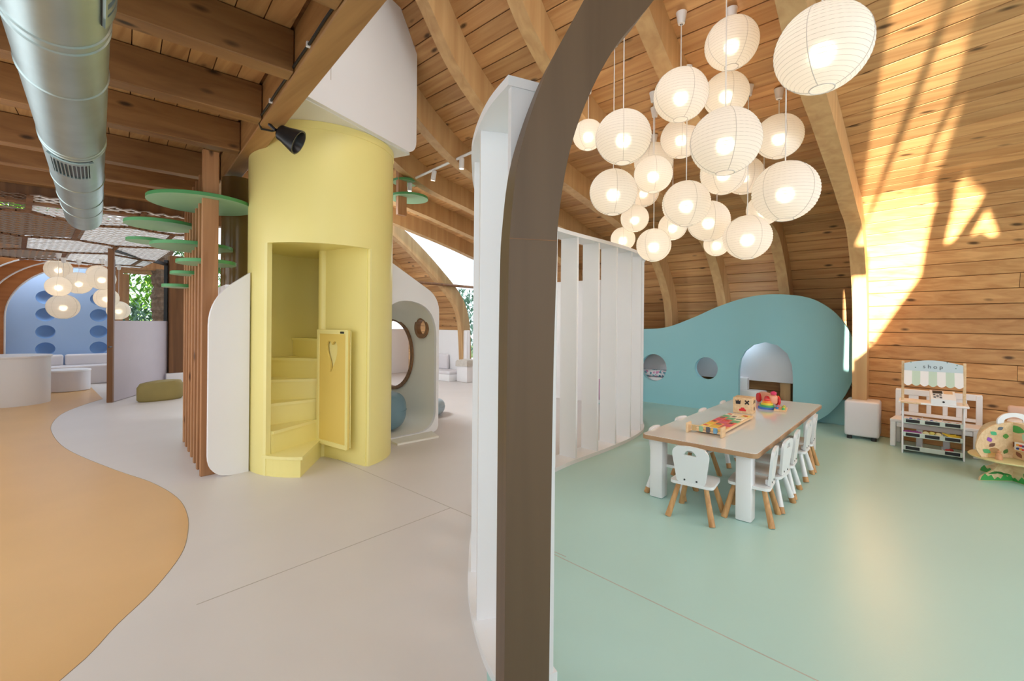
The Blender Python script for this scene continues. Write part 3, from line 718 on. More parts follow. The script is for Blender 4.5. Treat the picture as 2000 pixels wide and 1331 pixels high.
mb = MB(); mb.rbox((0, 0, 0.42), (0.15, 0.07, 0.84), 0.004, 1); mb.build('batten', M['batten'], b2, smooth=0)
disc(b2, (0.15, 0.02, 0.28), 0.29); disc(b2, (0.10, 0.05, 0.52), 0.19)

# ------------------------------------------------------------------ track light
tl = empty('track_light', (4.0, 5.0, 3.70), 0, 'white track light rail with three small spots under the vault', 'lamp')
pa, pb = Vector((0.12, 0.95, -0.02)), Vector((0.0, -0.75, 0.02))
mb = MB(); mb.tube([pa, pb], 0.018, 6); mb.build('rail', M['white'], tl)
for f in (0.06, 0.45, 0.82):
    p = pa.lerp(pb, f)
    h_ = MB(); h_.lathe([(0.034, -0.16), (0.034, -0.03), (0.03, -0.02)], 16, Matrix.Translation(p) @ Matrix.Rotation(radians(14 if f > .3 and f < .6 else 2), 4, 'X')); ho = h_.build('spot_head', M['white'], tl)
    MB().lathe([(0.0, -0.161), (0.028, -0.161)], 16, Matrix.Translation(p) @ Matrix.Rotation(radians(14 if f > .3 and f < .6 else 2), 4, 'X'), cap=False).build('lens', M['bulb'], ho)

# ------------------------------------------------------------------ paper lanterns
def lantern_meshes():
    NB = 24; pr = []
    a_lo, a_hi = -pi / 2 + 0.26, pi / 2 - 0.26; ring = []
    for i in range(NB + 1):
        a = a_lo + (a_hi - a_lo) * i / NB; pr.append((cos(a), sin(a) * 0.97)); ring.append(pr[-1])
        if i < NB:
            a2 = a + (a_hi - a_lo) / NB / 2; pr.append((cos(a2) * 0.985, sin(a2) * 0.97 * 0.985))
    sh = MB().lathe(pr, 40, cap=False).build('shade', M['paper'], smooth=60)
    mb = MB()
    for r, z in ring[1:-1]:
        n = 36; mb.tube([(r * 1.001 * cos(2 * pi * k / n), r * 1.001 * sin(2 * pi * k / n), z) for k in range(n)], 0.0042, 3, closed=True)
    for k in range(4):
        q = k * pi / 2 + 0.4; mb.tube([(r * 1.0 * cos(q), r * 1.0 * sin(q), z) for r, z in ring], 0.009, 4)
    wi = mb.build('wire_rib', M['wire'])
    r, z = ring[0]; ri = MB().tube([(r * cos(2 * pi * k / 28), r * sin(2 * pi * k / 28), z) for k in range(28)], 0.014, 5, closed=True).build('end_ring', M['wire'])
    bu = MB().lathe([(0, -0.16), (0.09, -0.12), (0.12, -0.03), (0.09, 0.06), (0.05, 0.12), (0, 0.12)], 16, cap=False).build('bulb', M['bulb'])
    ro = MB().lathe([(0.012, -0.10), (0.028, -0.095), (0.043, -0.01), (0.045, 0.0), (0.0, 0.0)], 20, cap=False).build('ceiling_rose', M['white'])
    me = [o.data for o in (sh, wi, ri, bu, ro)]
    for o in (sh, wi, ri, bu, ro): D.objects.remove(o)
    return me
LM = lantern_meshes()
def lantern(x, y, z, d, ztop, lab, grp, watts):
    o = empty('paper_lantern', (x, y, z), 0, lab, 'lantern', grp)
    R_ = d / 2; rot = random.uniform(0, pi)
    for nm, me in zip(('shade', 'wire_rib', 'end_ring', 'bulb'), LM[:4]):
        c = D.objects.new(nm, me); COL.objects.link(c); c.parent = o; c.scale = (R_, R_, R_); c.rotation_euler = (0, 0, rot)
    cd = MB(); cd.tube([(0, 0, 0.1 * R_), (0, 0, ztop - z)], 0.0045, 6); cd.build('cord', M['cord'], o)
    c = D.objects.new('ceiling_rose', LM[4]); COL.objects.link(c); c.parent = o; c.location = (0, 0, ztop - z)
    l = D.lights.new('bulb_light', 'POINT'); l.energy = watts; l.color = (1.0, 0.80, 0.56); l.shadow_soft_size = 0.045
    lo = D.objects.new('bulb_light', l); COL.objects.link(lo); lo.parent = o; lo.location = (0, 0, -0.02)
    return o
LANT = [(2.689, 0.38, 2.872, 0.42, 'largest paper lantern nearest the camera at top right'),
 (3.91, 1.166, 3.785, 0.406, 'upper paper lantern left of the largest one'),
 (3.788, 1.529, 3.441, 0.44, 'upper left paper lantern with two cords, left of the centre'),
 (4.351, 1.342, 3.601, 0.39, 'paper lantern half hidden behind the big middle one'),
 (3.41, 1.856, 3.055, 0.45, 'tall hung paper lantern at the left of the main cluster'),
 (4.038, 2.603, 3.475, 0.32, 'small paper lantern farthest left beside the arch'),
 (3.46, 1.068, 2.828, 0.48, 'big middle paper lantern in the heart of the cluster'),
 (4.735, 1.901, 3.47, 0.42, 'paper lantern left of the big middle one, partly behind it'),
 (4.918, 1.034, 3.31, 0.42, 'paper lantern right of the big middle one'),
 (5.087, 2.37, 3.427, 0.446, 'paper lantern peeking out above another on the left'),
 (4.387, 2.048, 3.032, 0.38, 'paper lantern overlapping the one behind it at left centre'),
 (3.736, 2.131, 2.723, 0.43, 'left paper lantern hung below the tall left one'),
 (5.812, 2.851, 3.322, 0.42, 'paper lantern almost hidden behind two others at left'),
 (4.948, 1.545, 3.081, 0.45, 'paper lantern just under the big middle one'),
 (5.847, 1.594, 3.287, 0.45, 'paper lantern behind and right of the one under the big middle one'),
 (4.047, 0.804, 2.55, 0.47, 'large paper lantern at the right edge of the cluster'),
 (4.235, 1.649, 2.637, 0.43, 'lower centre paper lantern with two cords'),
 (5.309, 2.719, 2.849, 0.35, 'small paper lantern at lower left of the cluster'),
 (4.922, 1.681, 2.598, 0.43, 'lower paper lantern right of the lower centre one'),
 (5.471, 2.296, 2.714, 0.34, 'small paper lantern under the lower centre one'),
 (5.737, 1.352, 2.82, 0.36, 'paper lantern mostly hidden behind the large right one'),
 (5.474, 2.971, 2.643, 0.32, 'lowest small paper lantern just above the screen on the left'),
 (4.605, 2.137, 2.353, 0.36, 'low paper lantern above the right end of the screen'),
 (5.792, 1.879, 2.497, 0.3, 'small low paper lantern peeking out left of the lowest right one'),
 (4.725, 1.252, 2.345, 0.43, 'lowest right paper lantern above the teal wall')]
for (x, y, z, d, lab) in LANT:
    lantern(x, y, z, d, roof_z(x, y) - 0.012, lab, 'paper lanterns over the play table', 1.4 * (d / 0.42) ** 2)
def lamp_top(s_, t): v = (t - 8.25) / 5.35; return 3.05 - 0.33 * v - 0.08 * sin(pi * v) - 0.02
LANT2 = [(0.69, 13.3, 2.55, 0.45, 'topmost left paper lantern of the far cluster before the blue wall'), (0.95, 12.66, 2.25, 0.45, 'middle paper lantern in front of the far cluster'),
 (0.62, 11.9, 2.12, 0.38, 'small left paper lantern tucked into the far cluster'), (1.25, 12.2, 2.33, 0.45, 'upper right paper lantern of the far cluster'),
 (1.36, 12.55, 1.96, 0.42, 'right hand paper lantern of the far cluster by the door post'), (0.72, 12.5, 1.76, 0.50, 'lowest and largest paper lantern of the far cluster'),
 (1.30, 13.3, 2.50, 0.40, 'rear paper lantern of the far cluster under the arch'), (1.62, 13.1, 1.72, 0.42, 'lowest right paper lantern of the far cluster')]
for (x, y, z, d, lab) in LANT2:
    lantern(x, y, z, d, lamp_top(x, y), lab, 'paper lanterns before the blue wall', 1.3)

# ------------------------------------------------------------------ blue room at the far left: arches, wall with bowls, seating
def archplate(name, t, th, xl, xr, top, rad, m, lab, w_l=0.9):
    ho = [(xr, 0.0)] + [(xr, top)] + [(xl + rad * (1 - sin(pi / 2 * i / 14)), top - rad * 1.05 * (1 - cos(pi / 2 * i / 14))) for i in range(14, -1, -1)][::-1][0:0]
    arc = []
    for i in range(17):
        a = pi / 2 * i / 16; arc.append((xl + rad - rad * sin(a), top - rad + rad * cos(a)))
    lo = [(xl - w_l, 0), (xl, 0)] + arc[::-1] + [(xr, top), (xr, top + 0.16), (xl - w_l, top + 0.16)]
    o = empty(name, (0, t, 0), 0, lab, 'arch')
    MB().prism([lo], lambda u, v, w_: (u, w_, v), th).build('panel', m, o, smooth=0)
    pts = [(xl, 0.0, 0.01)] + [(p[0], 0.0, p[1]) for p in arc[::-1]] + [(xr, 0.0, top)]
    MB().tube(pts, 0.017, 6).build('edge_strip', M['white'], o)
    return o
archplate('wooden_arch', 13.65, 0.10, -0.72, 1.74, 2.86, 1.5, M['orange_wood'], 'outermost orange wooden arch in front of the blue room')
archplate('wooden_arch', 14.0, 0.10, -0.38, 1.74, 2.80, 1.35, M['orange_wood'], 'middle orange wooden arch in front of the blue room')
archplate('wooden_arch', 14.35, 0.12, -0.05, 1.74, 2.70, 1.15, M['orange_wood'], 'innermost orange wooden arch framing the blue wall')
holes = []
for cxx in (0.58, 1.50):
    for cz in (0.82, 1.22, 1.62, 2.02): holes.append((cxx, cz))
bw = MB(); bw.prism([[(-1.5, 0), (1.86, 0), (1.86, 3.0), (-1.5, 3.0)]] + [circ(a, b, 0.165, 28, 0.155) for a, b in holes], lambda u, v, w_: (u, 15.1 + w_, v), 0.02)
bwo = bw.build('wall_left', M['blue'], smooth=0); bwo['kind'] = 'structure'
for a, b in holes:
    MB().lathe([(0.165 * cos(q * pi / 2 / 7), 0.11 * sin(q * pi / 2 / 7)) for q in range(8)], 28, Matrix.Translation((a, 15.1, b)) @ Matrix.Rotation(-pi / 2, 4, 'X'), cap=False).build('round_recess', M['blue_shaded'], bwo)
ls = MB().box((-1.45, 14.0, 1.6), (0.05, 3.0, 3.2)).build('wall_left', M['blue'], smooth=0); ls['kind'] = 'structure'
sf = empty('bench_sofa', (0.45, 14.78, 0), 0, 'long low white bench sofa along the blue wall', 'sofa')
MB().rbox((0, 0, 0.22), (2.7, 0.62, 0.44), 0.03, 3).build('seat_base', M['cushion'], sf)
for x in (-0.87, 0.0, 0.87):
    MB().rbox((x, 0.2, 0.56), (0.85, 0.16, 0.26), 0.05, 4).build('back_cushion', M['cushion'], sf)
dm = empty('drum_counter', (0.02, 12.05, 0), 0, 'big round white drum table at the left edge', 'table')
MB().lathe([(0.52, 0.0), (0.52, 0.83), (0.0, 0.83)], 56, cap=False).build('drum', M['white'], dm); MB().lathe([(0, 0.83), (0.535, 0.83), (0.54, 0.835), (0.54, 0.86), (0, 0.865)], 56, cap=False).build('top', M['white'], dm)
pf = empty('pouf', (0.86, 13.55, 0), 0, 'low round white pouf right of the drum table', 'pouf')
MB().lathe([(0.34, 0.0), (0.36, 0.01), (0.36, 0.41), (0.0, 0.41)], 48, cap=False).build('body', M['cushion'], pf); MB().lathe([(0, 0.41), (0.365, 0.41), (0.37, 0.42), (0.365, 0.445), (0.0, 0.455)], 48, cap=False).build('seat_top', M['white'], pf)

# door with a tall padded panel, opened
d0 = Vector((1.27, 11.03, 0)); d1 = Vector((2.45, 12.97, 0)); ddv = (d1 - d0).normalized(); ang = atan2(ddv.y, ddv.x); DLn = (d1 - d0).length
do = empty('door_1', d0, ang); do['kind'] = 'structure'
MB().rbox((-0.03, 0, 1.42), (0.05, 0.09, 2.84), 0.005, 1).build('jamb', M['dark_wood'], do)
MB().box((0.02, 0.0, 2.06), (0.04, 0.06, 1.12)).build('frame_bar', M['steel_dark'], do); MB().box((DLn - 0.02, 0.0, 1.45), (0.09, 0.07, 2.9)).build('frame_bar', M['steel_dark'], do)
MB().box((DLn / 2, 0.0, 2.80), (DLn, 0.07, 0.06)).build('frame_bar', M['steel_dark'], do)
MB().box((DLn / 2, 0.02, 2.13), (DLn - 0.08, 0.008, 1.26)).build('pane', M['glass'], do)
MB().rbox((DLn / 2 - 0.03, -0.02, 0.75), (DLn - 0.04, 0.06, 1.49), 0.015, 2).build('padded_panel', M['mauve'], do)
MB().tube([(-0.11, -0.05, 1.02), (-0.19, -0.05, 1.02)], 0.012, 8).build('door_handle', M['steel_dark'], do)
po = MB(); po.rbox((2.62, 12.9, 1.65), (0.30, 0.2, 2.7), 0.006, 1); tag(po.build('timber_post', M['dark_wood']), 'broad brown timber post right of the open glass door', 'post')
pb_ = MB(); pb_.rbox((2.62, 12.86, 0.15), (0.44, 0.36, 0.30), 0.015, 2); tag(pb_.build('post_plinth', M['white']), 'low white plinth under the brown post by the door', 'plinth')
mb = MB(); pr = [(0, 0.0), (0.30, 0.0), (0.33, 0.03), (0.33, 0.21), (0.29, 0.265), (0, 0.28)]
mb.lathe(pr, 40, cap=False)
for i, v in enumerate(mb.v): mb.v[i] = Vector((v.x * 1.15, v.y * (0.62 + 0.05 * sin(5 * v.x)), v.z * (1 + 0.08 * sin(4 * v.x + 1))))
so_ = mb.build('stone_cushion', M['stone'], smooth=60); so_.location = (1.95, 10.75, 0); so_.rotation_euler = (0, 0, radians(15)); so_.scale = (1, 1, 1.25); tag(so_, 'olive stone shaped floor cushion in front of the padded door panel', 'cushion')

fa = MB().rbox((-0.9, 13.72, 3.40), (5.6, 0.12, 0.74), 0.01, 1); tag(fa.build('fascia_beam', M['dark_wood']), 'dark timber fascia above the orange arches behind the rope net', 'beam')
# ------------------------------------------------------------------ rope net ceiling
def net_z(u, v):   # u 0..1 across s, v 0..1 along t
    return 3.05 - 0.33 * v - 0.08 * sin(pi * v) - 0.03 * sin(3.1 * pi * u) * sin(2.2 * pi * v)
NS, NT = 52, 84; S0, S1, TA, TB = -2.6, 2.05, 8.25, 13.6
def net_p(i, j):
    u = i / NS; v = j / NT; return Vector((S0 + (S1 - S0) * u, TA + (TB - TA) * v, net_z(u, v)))
# hexagon-like panels: some cells belong to the open, dark panels
cent = []
for a in range(5):
    for b in range(5): cent.append(((a + 0.5 * (b % 2)) / 4.2, b / 4.0 + 0.04, (a * 2 + b * 3) % 3 == 1))
def panel(u, v):
    ds = sorted((((u - c[0]) * 0.87) ** 2 + (v - c[1]) ** 2, k) for k, c in enumerate(cent)); return ds[0][1], sqrt(ds[1][0]) - sqrt(ds[0][0])
rn = empty('rope_net', (0, 0, 0), 0, 'white knotted rope net stretched like a hammock ceiling above the left room', 'net')
nets = [MB(), MB()]
seam_mb = MB()
for i in range(NS):
    for j in range(NT):
        if (i + j) % 2: continue
        k, e_ = panel(i / NS, j / NT); dark = cent[k][2]
        P0 = net_p(i, j)
        for di, dj in ((1, 1), (-1, 1), (1, -1), (-1, -1)):
            ii, jj = i + di, j + dj
            if not (0 <= ii <= NS and 0 <= jj <= NT) or (di < 0): continue
            P1 = net_p(ii, jj); r = 0.010 if dark else 0.021
            dv = (P1 - P0).normalized(); sd = dv.cross(Vector((0, 0, 1))).normalized() * r
            up = Vector((0, 0, r))
            nb = nets[1 if dark else 0]
            nb.add([P0 - sd, P0 + sd, P0 + up, P1 - sd, P1 + sd, P1 + up], [(0, 1, 4, 3), (1, 2, 5, 4), (2, 0, 3, 5)])
nets[0].build('netting', M['net'], rn, smooth=0)['kind'] = 'stuff'; nets[1].build('netting', M['net_dark'], rn, smooth=0)['kind'] = 'stuff'
# seam ropes between the panels
segs = MB()
for i in range(NS * 2):
    for j in range(NT * 2):
        u, v = i / (NS * 2), j / (NT * 2); k, e_ = panel(u, v)
        if e_ < 0.009:
            p = Vector((S0 + (S1 - S0) * u, TA + (TB - TA) * v, net_z(u, v) - 0.015)); segs.box(p, (0.06, 0.05, 0.02))
segs.build('seam_rope', M['dark_wood'], rn, smooth=0)['kind'] = 'stuff'

# ------------------------------------------------------------------ planting outside
def leaf_clump(name, loc, rad, nleaf, ls_, m, lab, cat_, grp=None, squash=1.0, trunk=True):
    o = empty(name, loc, 0, lab, cat_, grp)
    mb = MB()
    for _ in range(nleaf):
        while True:
            q = Vector((random.uniform(-1, 1), random.uniform(-1, 1), random.uniform(-1, 1)))
            if 0.25 < q.length < 1: break
        q = Vector((q.x * rad, q.y * rad, q.z * rad * squash + rad * squash))
        X = Matrix.Translation(q) @ Matrix.Rotation(random.uniform(0, 6.28), 4, 'Z') @ Matrix.Rotation(random.uniform(-1.0, 1.0), 4, 'X')
        l = ls_ * random.uniform(0.6, 1.3)
        mb.add([(0, -l, 0), (l * 0.32, 0, 0.05 * l), (0, l, -0.1 * l), (-l * 0.32, 0, 0.05 * l)], [(0, 1, 2), (0, 2, 3)], X)
    f = mb.build('foliage', m, o, smooth=0); f['kind'] = 'stuff'
    if trunk:
        MB().tube([(0, 0, -loc[2] if loc[2] > 0 else 0), (0.05, 0.02, rad * 0.6), (0, 0, rad * 1.2)], [0.07, 0.05, 0.02], 8).build('stem', M['dark_wood'], o)
    return o
M['leafA'] = plain('foliage_bright', lin(116, 168, 58), 0.5, var=0.3, scale=2); M['leafB'] = plain('foliage_green', lin(72, 128, 62), 0.5, var=0.3, scale=2); M['leafC'] = plain('foliage_bluegreen', lin(110, 150, 124), 0.5, var=0.25, scale=2)
leaf_clump('shrub', (1.0, 17.6, 0.9), 1.3, 1500, 0.14, M['leafB'], 'tall dark green shrub outside the open glass door', 'shrub')
leaf_clump('shrub', (2.4, 17.2, 0.2), 0.95, 1200, 0.12, M['leafC'], 'low blue-green shrub outside behind the padded door panel', 'shrub')
leaf_clump('shrub', (4.0, 19.0, 0.2), 1.9, 2200, 0.17, M['leafA'], 'bright green leafy shrub outside beside the palm trunk', 'shrub')
leaf_clump('tree', (0.2, 19.6, 2.6), 2.0, 3600, 0.2, M['leafA'], 'sunlit leafy tree outside seen through the rope net', 'tree')
leaf_clump('shrub', (11.2, 12.3, 0.4), 1.2, 1300, 0.12, M['leafC'], 'pale green shrub outside the far bright window', 'shrub')
pm = empty('palm', (2.72, 14.9, 0), 0, 'rough brown palm trunk standing outside the glass door', 'palm')
mb = MB(); pr = []
for i in range(46):
    z = i * 0.085; r = 0.20 + 0.012 * sin(i * 1.3) + (0.03 if i % 2 else 0); pr.append((r, z))
mb.lathe(pr, 20, cap=False)
for i, v in enumerate(mb.v): a = atan2(v.y, v.x); k = 1 + 0.12 * sin(5 * a + v.z * 9); mb.v[i] = Vector((v.x * k, v.y * k, v.z))
M['palm'] = plain('palm_bark', lin(138, 116, 98), 0.9, var=0.4, scale=14, bump=0.8, bscale=20)
mb.build('trunk', M['palm'], pm, smooth=0)
for k in range(9):
    mb = MB(); q = k * 0.7; dx, dy = cos(q), sin(q); P_ = []
    for i in range(12):
        f = i / 11; P_.append(Vector((dx * 1.15 * f, dy * 1.15 * f, 3.9 + 0.7 * f - 1.6 * f * f)))
    mb.tube(P_, 0.015, 5)
    for i in range(2, 12):
        for sg in (-1, 1):
            side = Vector((-dy, dx, 0)) * sg; l = 0.5 * (1 - abs(i / 11 - 0.5)); a = P_[i]
            mb.add([a, a + side * l * 0.5 + Vector((dx * .12, dy * .12, .0)), a + side * l + Vector((dx * .2, dy * .2, -.16)), a + side * l * .5 + Vector((dx * .18, dy * .18, -.03))], [(0, 1, 2), (0, 2, 3)])
    mb.build('frond', M['leafB'], pm, smooth=0)
pg = empty('pergola', (0, 0, 0), 0, 'light timber pergola outside the glass door', 'pergola')
MB().box((1.78, 14.4, 1.4), (0.14, 0.14, 2.8)).build('post', M['batten'], pg); MB().box((2.2, 16.6, 1.4), (0.14, 0.14, 2.8)).build('post', M['batten'], pg)
for k in range(5): MB().box((2.3, 14.3 + 0.5 * k, 2.88), (1.9, 0.08, 0.16)).build('rafter', M['batten'], pg)
gr = MB().box((3, 21, -0.16), (40, 8.5, 0.1)).build('lawn', plain('lawn', lin(128, 150, 84), 0.9, var=0.2), smooth=0); gr['kind'] = 'structure'; gr.name = 'floor.003'

# ------------------------------------------------------------------ far white seating by the bright window
lw_ = MB(); lw_.rbox((8.12, 9.75, 0.66), (0.12, 1.75, 1.32), 0.02, 2); tag(lw_.build('low_partition', M['white']), 'low white wall panel under the far arched rib', 'partition')
lw2 = MB(); lw2.rbox((6.9, 11.7, 0.66), (2.6, 0.12, 1.32), 0.02, 2); tag(lw2.build('low_partition', M['white']), 'second low white wall panel farther behind the playhouse', 'partition')
bs = empty('window_bench', (7.80, 9.75, 0), 0, 'low white padded bench against the far white wall', 'bench')
MB().rbox((0, 0, 0.09), (0.45, 1.5, 0.18), 0.02, 2).build('base', M['white'], bs); MB().rbox((0, 0, 0.22), (0.46, 1.5, 0.09), 0.03, 3).build('seat_cushion', M['cushion'], bs)
MB().rbox((0.19, 0.25, 0.46), (0.10, 0.95, 0.4), 0.04, 3).build('back_cushion', M['cushion'], bs)
bk = empty('side_table', (7.95, 8.72, 0), 0, 'small white side table draped with a fringed cloth beside the far rib', 'table')
MB().rbox((0, 0, 0.28), (0.4, 0.4, 0.56), 0.03, 2).build('body', M['white'], bk)
mb = MB(); ng = 16; vs = []
for i in range(ng + 1):
    for j in range(ng + 1):
        x = (i / ng - .5) * 0.62; y = (j / ng - .5) * 0.62; ex = max(0, abs(x) - 0.21, abs(y) - 0.21)
        vs.append((max(-.215, min(.215, x)) * (1 + ex * .1), max(-.215, min(.215, y)) * (1 + ex * .1), 0.566 - ex * 1.6 + 0.01 * sin(7 * x) * sin(9 * y)))
mb.add(vs, [(i * (ng + 1) + j, (i + 1) * (ng + 1) + j, (i + 1) * (ng + 1) + j + 1, i * (ng + 1) + j + 1) for i in range(ng) for j in range(ng)])
M['cloth'] = plain('linen_cloth', lin(206, 200, 190), 0.9, var=0.1, scale=20)
tb = mb.build('draped_cloth', M['cloth'], bk)

gp = MB(); gp.rbox((7.55, 5.15, 1.18), (0.06, 1.15, 2.36), 0.015, 2, rz=0.1); tag(gp.build('white_panel', M['white']), 'tall white panel glimpsed through the gaps of the slatted screen', 'partition')
# ------------------------------------------------------------------ teal whale wall
WS = 8.36
wt = [(4.9, 1.50), (4.5, 1.44), (4.087, 1.425), (3.63, 1.457), (3.149, 1.625), (2.702, 1.825), (2.286, 1.965), (1.898, 2.02), (1.465, 1.985), (1.193, 1.88), (0.97, 1.68), (0.82, 1.415), (0.74, 1.115), (0.765, 0.774), (0.87, 0.46), (1.05, 0.183), (1.26, 0.0)]
WP = [(p.x, p.y) for p in cat(wt, 6)] + [(4.9, 0.0)]
wd = [(2.335, 0.0), (1.53, 0.0)]
win = [(2.335, 0.02), (2.335, 0.74), (2.31, 0.93), (2.24, 1.07), (2.12, 1.18), (1.93, 1.235), (1.75, 1.19), (1.61, 1.06), (1.545, 0.88), (1.53, 0.68), (1.53, 0.02)]
wh = empty('whale_wall', (WS, 2.6, 0), 0, 'teal play wall with a wavy top, arched doorway and round portholes', 'play wall')
mb = MB(); mb.prism([WP, win, circ(2.872, 0.735, 0.20, 36), circ(3.86, 0.68, 0.26, 36)], lambda u, v, w_: (w_, u - 2.6, max(v, 0.0)), 0.10)
who = mb.build('panel', M['teal'], wh, smooth=0)
bm = bmesh.new(); bm.from_mesh(who.data)
for i in range(16):
    bmesh.ops.bisect_plane(bm, geom=bm.verts[:] + bm.edges[:] + bm.faces[:], plane_co=(0, 1.34 - 0.04 * i - 2.6, 0), plane_no=(0, 1, 0))
for v in bm.verts:
    b = max(0.0, 1.34 - (v.co.y + 2.6)); v.co.x += b * b * 0.42
for f in bm.faces: f.smooth = True
bm.to_mesh(who.data); bm.free()
who.data.set_sharp_from_angle(angle=radians(25))
MB().rbox((0.22, 1.05 - 2.6, 0.19), (0.10, 0.9, 0.38), 0.005, 1).build('plinth', M['teal'], wh)
# inside the whale
ins = empty('den_bench', (8.66, 2.8, 0), 0, 'white stepped bench and back panel inside the teal wall den', 'bench')
MB().box((0.065, 0.25, 0.98), (0.03, 3.9, 0.86)).build('back_panel', M['cushion'], ins, smooth=0)
MB().rbox((-0.05, -0.62, 0.20), (0.20, 0.42, 0.40), 0.02, 2).build('step', M['white'], ins); MB().rbox((-0.06, -1.0, 0.13), (0.18, 0.34, 0.26), 0.02, 2).build('step', M['white'], ins); MB().rbox((-0.02, -0.42, 0.30), (0.14, 0.26, 0.60), 0.02, 2).build('step', M['white'], ins)
MB().rbox((-0.05, 1.25, 0.24), (0.2, 1.2, 0.48), 0.02, 2).build('seat_base', M['white'], ins)
M['pattern'] = None
m, t_, p = mat('patterned_fabric'); v = t_.nodes.new('ShaderNodeTexVoronoi'); v.inputs['Scale'].default_value = 26; co = t_.nodes.new('ShaderNodeTexCoord'); t_.links.new(co.outputs['Object'], v.inputs['Vector'])
cr = t_.nodes.new('ShaderNodeValToRGB'); cr.color_ramp.interpolation = 'CONSTANT'; sp_ = t_.nodes.new('ShaderNodeSeparateColor'); t_.links.new(v.outputs['Color'], sp_.inputs[0]); t_.links.new(sp_.outputs[0], cr.inputs[0])
cr.color_ramp.elements[0].color = lin(222, 220, 226); cr.color_ramp.elements[1].position = 0.45; cr.color_ramp.elements[1].color = lin(110, 176, 190)
for ps, c in ((0.62, lin(206, 140, 180)), (0.74, lin(230, 228, 232)), (0.88, lin(90, 140, 160))):
    e = cr.color_ramp.elements.new(ps); e.color = c
t_.links.new(cr.outputs[0], p.inputs['Base Color']); M['pattern'] = m
mb = MB(); mb.rbox((8.59, 4.0, 0.555), (0.2, 1.0, 0.14), 0.05, 4); tag(mb.build('seat_cushion', M['pattern']), 'colourfully patterned cushion seen through the left porthole of the teal wall', 'cushion')
mb = MB(); mb.rbox((7.25, 4.35, 0.32), (0.5, 0.5, 0.34), 0.12, 5); tag(mb.build('floor_cushion', pal('lilac_fabric', 196, 160, 190, 0.8)), 'lilac cushion glimpsed between the slats of the white screen', 'cushion')

dl = D.lights.new('fill_light_den', 'POINT'); dl.energy = 5; dl.color = (0.92, 0.90, 1.0); dl.shadow_soft_size = 0.08  # lamp put in to brighten the den interior
dlo = D.objects.new('fill_light_den', dl); COL.objects.link(dlo); dlo.location = (8.60, 2.4, 1.36)
# white cube under the rib post
cu = empty('post_cube', (7.79, 0.60, 0), 0, 'white padded cube around the foot of the sunlit rib post', 'cube')
MB().rbox((0, 0, 0.275), (0.40, 0.37, 0.47), 0.03, 4).build('body', M['cushion'], cu)
for x in (-0.17, 0.17):
    for y in (-0.13, 0.13): MB().lathe([(0.03, 0.0), (0.03, 0.045)], 14, Matrix.Translation((x, y, 0))).build('foot', M['black'], cu)

# ------------------------------------------------------------------ play table
tt = empty('play_table', (5.18, 1.365, 0), 0, 'long low play table with white top, birch edge and thick white legs', 'table')
TW, TLn = 0.92, 2.93
MB().prism([rrect(-TLn / 2, -TW / 2, TLn / 2, TW / 2, 0.05, 5)], lambda u, v, w_: (u, v, 0.512 + w_), 0.034).build('edge_ply', M['birch_edge'] if 'birch_edge' in M else M['rim_edge'] if 'rim_edge' in M else pal('ply_edge', 176, 138, 102), tt)
MB().prism([rrect(-TLn / 2 + 0.006, -TW / 2 + 0.006, TLn / 2 - 0.006, TW / 2 - 0.006, 0.045, 5)], lambda u, v, w_: (u, v, 0.546 + w_), 0.005).build('tabletop', M['white_gloss'], tt)
for x in (-1, 1):
    for y in (-1, 1):
        MB().rbox((x * (TLn / 2 - 0.12), y * (TW / 2 - 0.11), 0.257), (0.115, 0.115, 0.51), 0.012, 2).build('leg', M['white'], tt)

# ------------------------------------------------------------------ chairs
def make_chair(white_legs):
    o = empty('child_chair', (0, 0, 0))
    MB().prism([round_poly([(-0.165, -0.15), (0.165, -0.15), (0.15, 0.15), (-0.15, 0.15)], [0.05] * 4, 5)], lambda u, v, w_: (u, v, 0.262 + w_), 0.022).build('seat', M['white_chair'], o)
    bl = round_poly([(-0.105, 0.0), (0.105, 0.0), (0.145, 0.268), (0.0, 0.30), (-0.145, 0.268)], [0.02, 0.02, 0.07, 0.12, 0.07], 6)
    hole = round_poly([(-0.05, 0.215), (0.05, 0.215), (0.028, 0.248), (0.0, 0.262), (-0.028, 0.248)], [0.008, 0.008, 0.015, 0.02, 0.015], 3)
    MB().prism([bl, hole], lambda u, v, w_: (u, -0.125 - w_ - (v) * 0.10, 0.284 + v), 0.02).build('backrest', M['white_chair'], o)
    cb_ = MB(); cb_.rbox((0, -0.120, 0.306), (0.16, 0.03, 0.04), 0.006, 1); cbo_ = cb_.build('back_block', M['white_chair'], o)
    for x in (-0.045, 0.045): MB().lathe([(0.0, 0), (0.007, 0), (0.007, 0.003), (0, 0.004)], 10, Matrix.Translation((x, -0.148, 0.306)) @ Matrix.Rotation(pi / 2, 4, 'X'), cap=False).build('screw', M['steel_dark'], cbo_)
    for x in (-1, 1):
        for y in (-1, 1):
            a = Vector((x * 0.10, y * 0.10, 0.264)); b = Vector((x * 0.165, y * 0.165, 0.0)); c = a.lerp(b, 0.82)
            if white_legs:
                lg = MB().tube([a, c], [0.019, 0.0235], 12).build('leg', M['white_chair'], o); MB().tube([c, b], [0.024, 0.025], 12).build('leg_tip', M['leg_wood'], lg)
            else:
                MB().tube([a, b], [0.018, 0.0235], 12).build('leg', M['leg_wood'], o)
    return o
cA = make_chair(False); cB = make_chair(True)
usedc = [False, False]
def place_chair(k, x, y, rz, lab):
    src = (cA, cB)[k]
    if usedc[k]: o = copy_tree(src)
    else: o = src; usedc[k] = True
    o.location = (x, y, 0); o.rotation_euler = (0, 0, rz); tag(o, lab, 'chair', 'white children\'s chairs around the play table'); return o
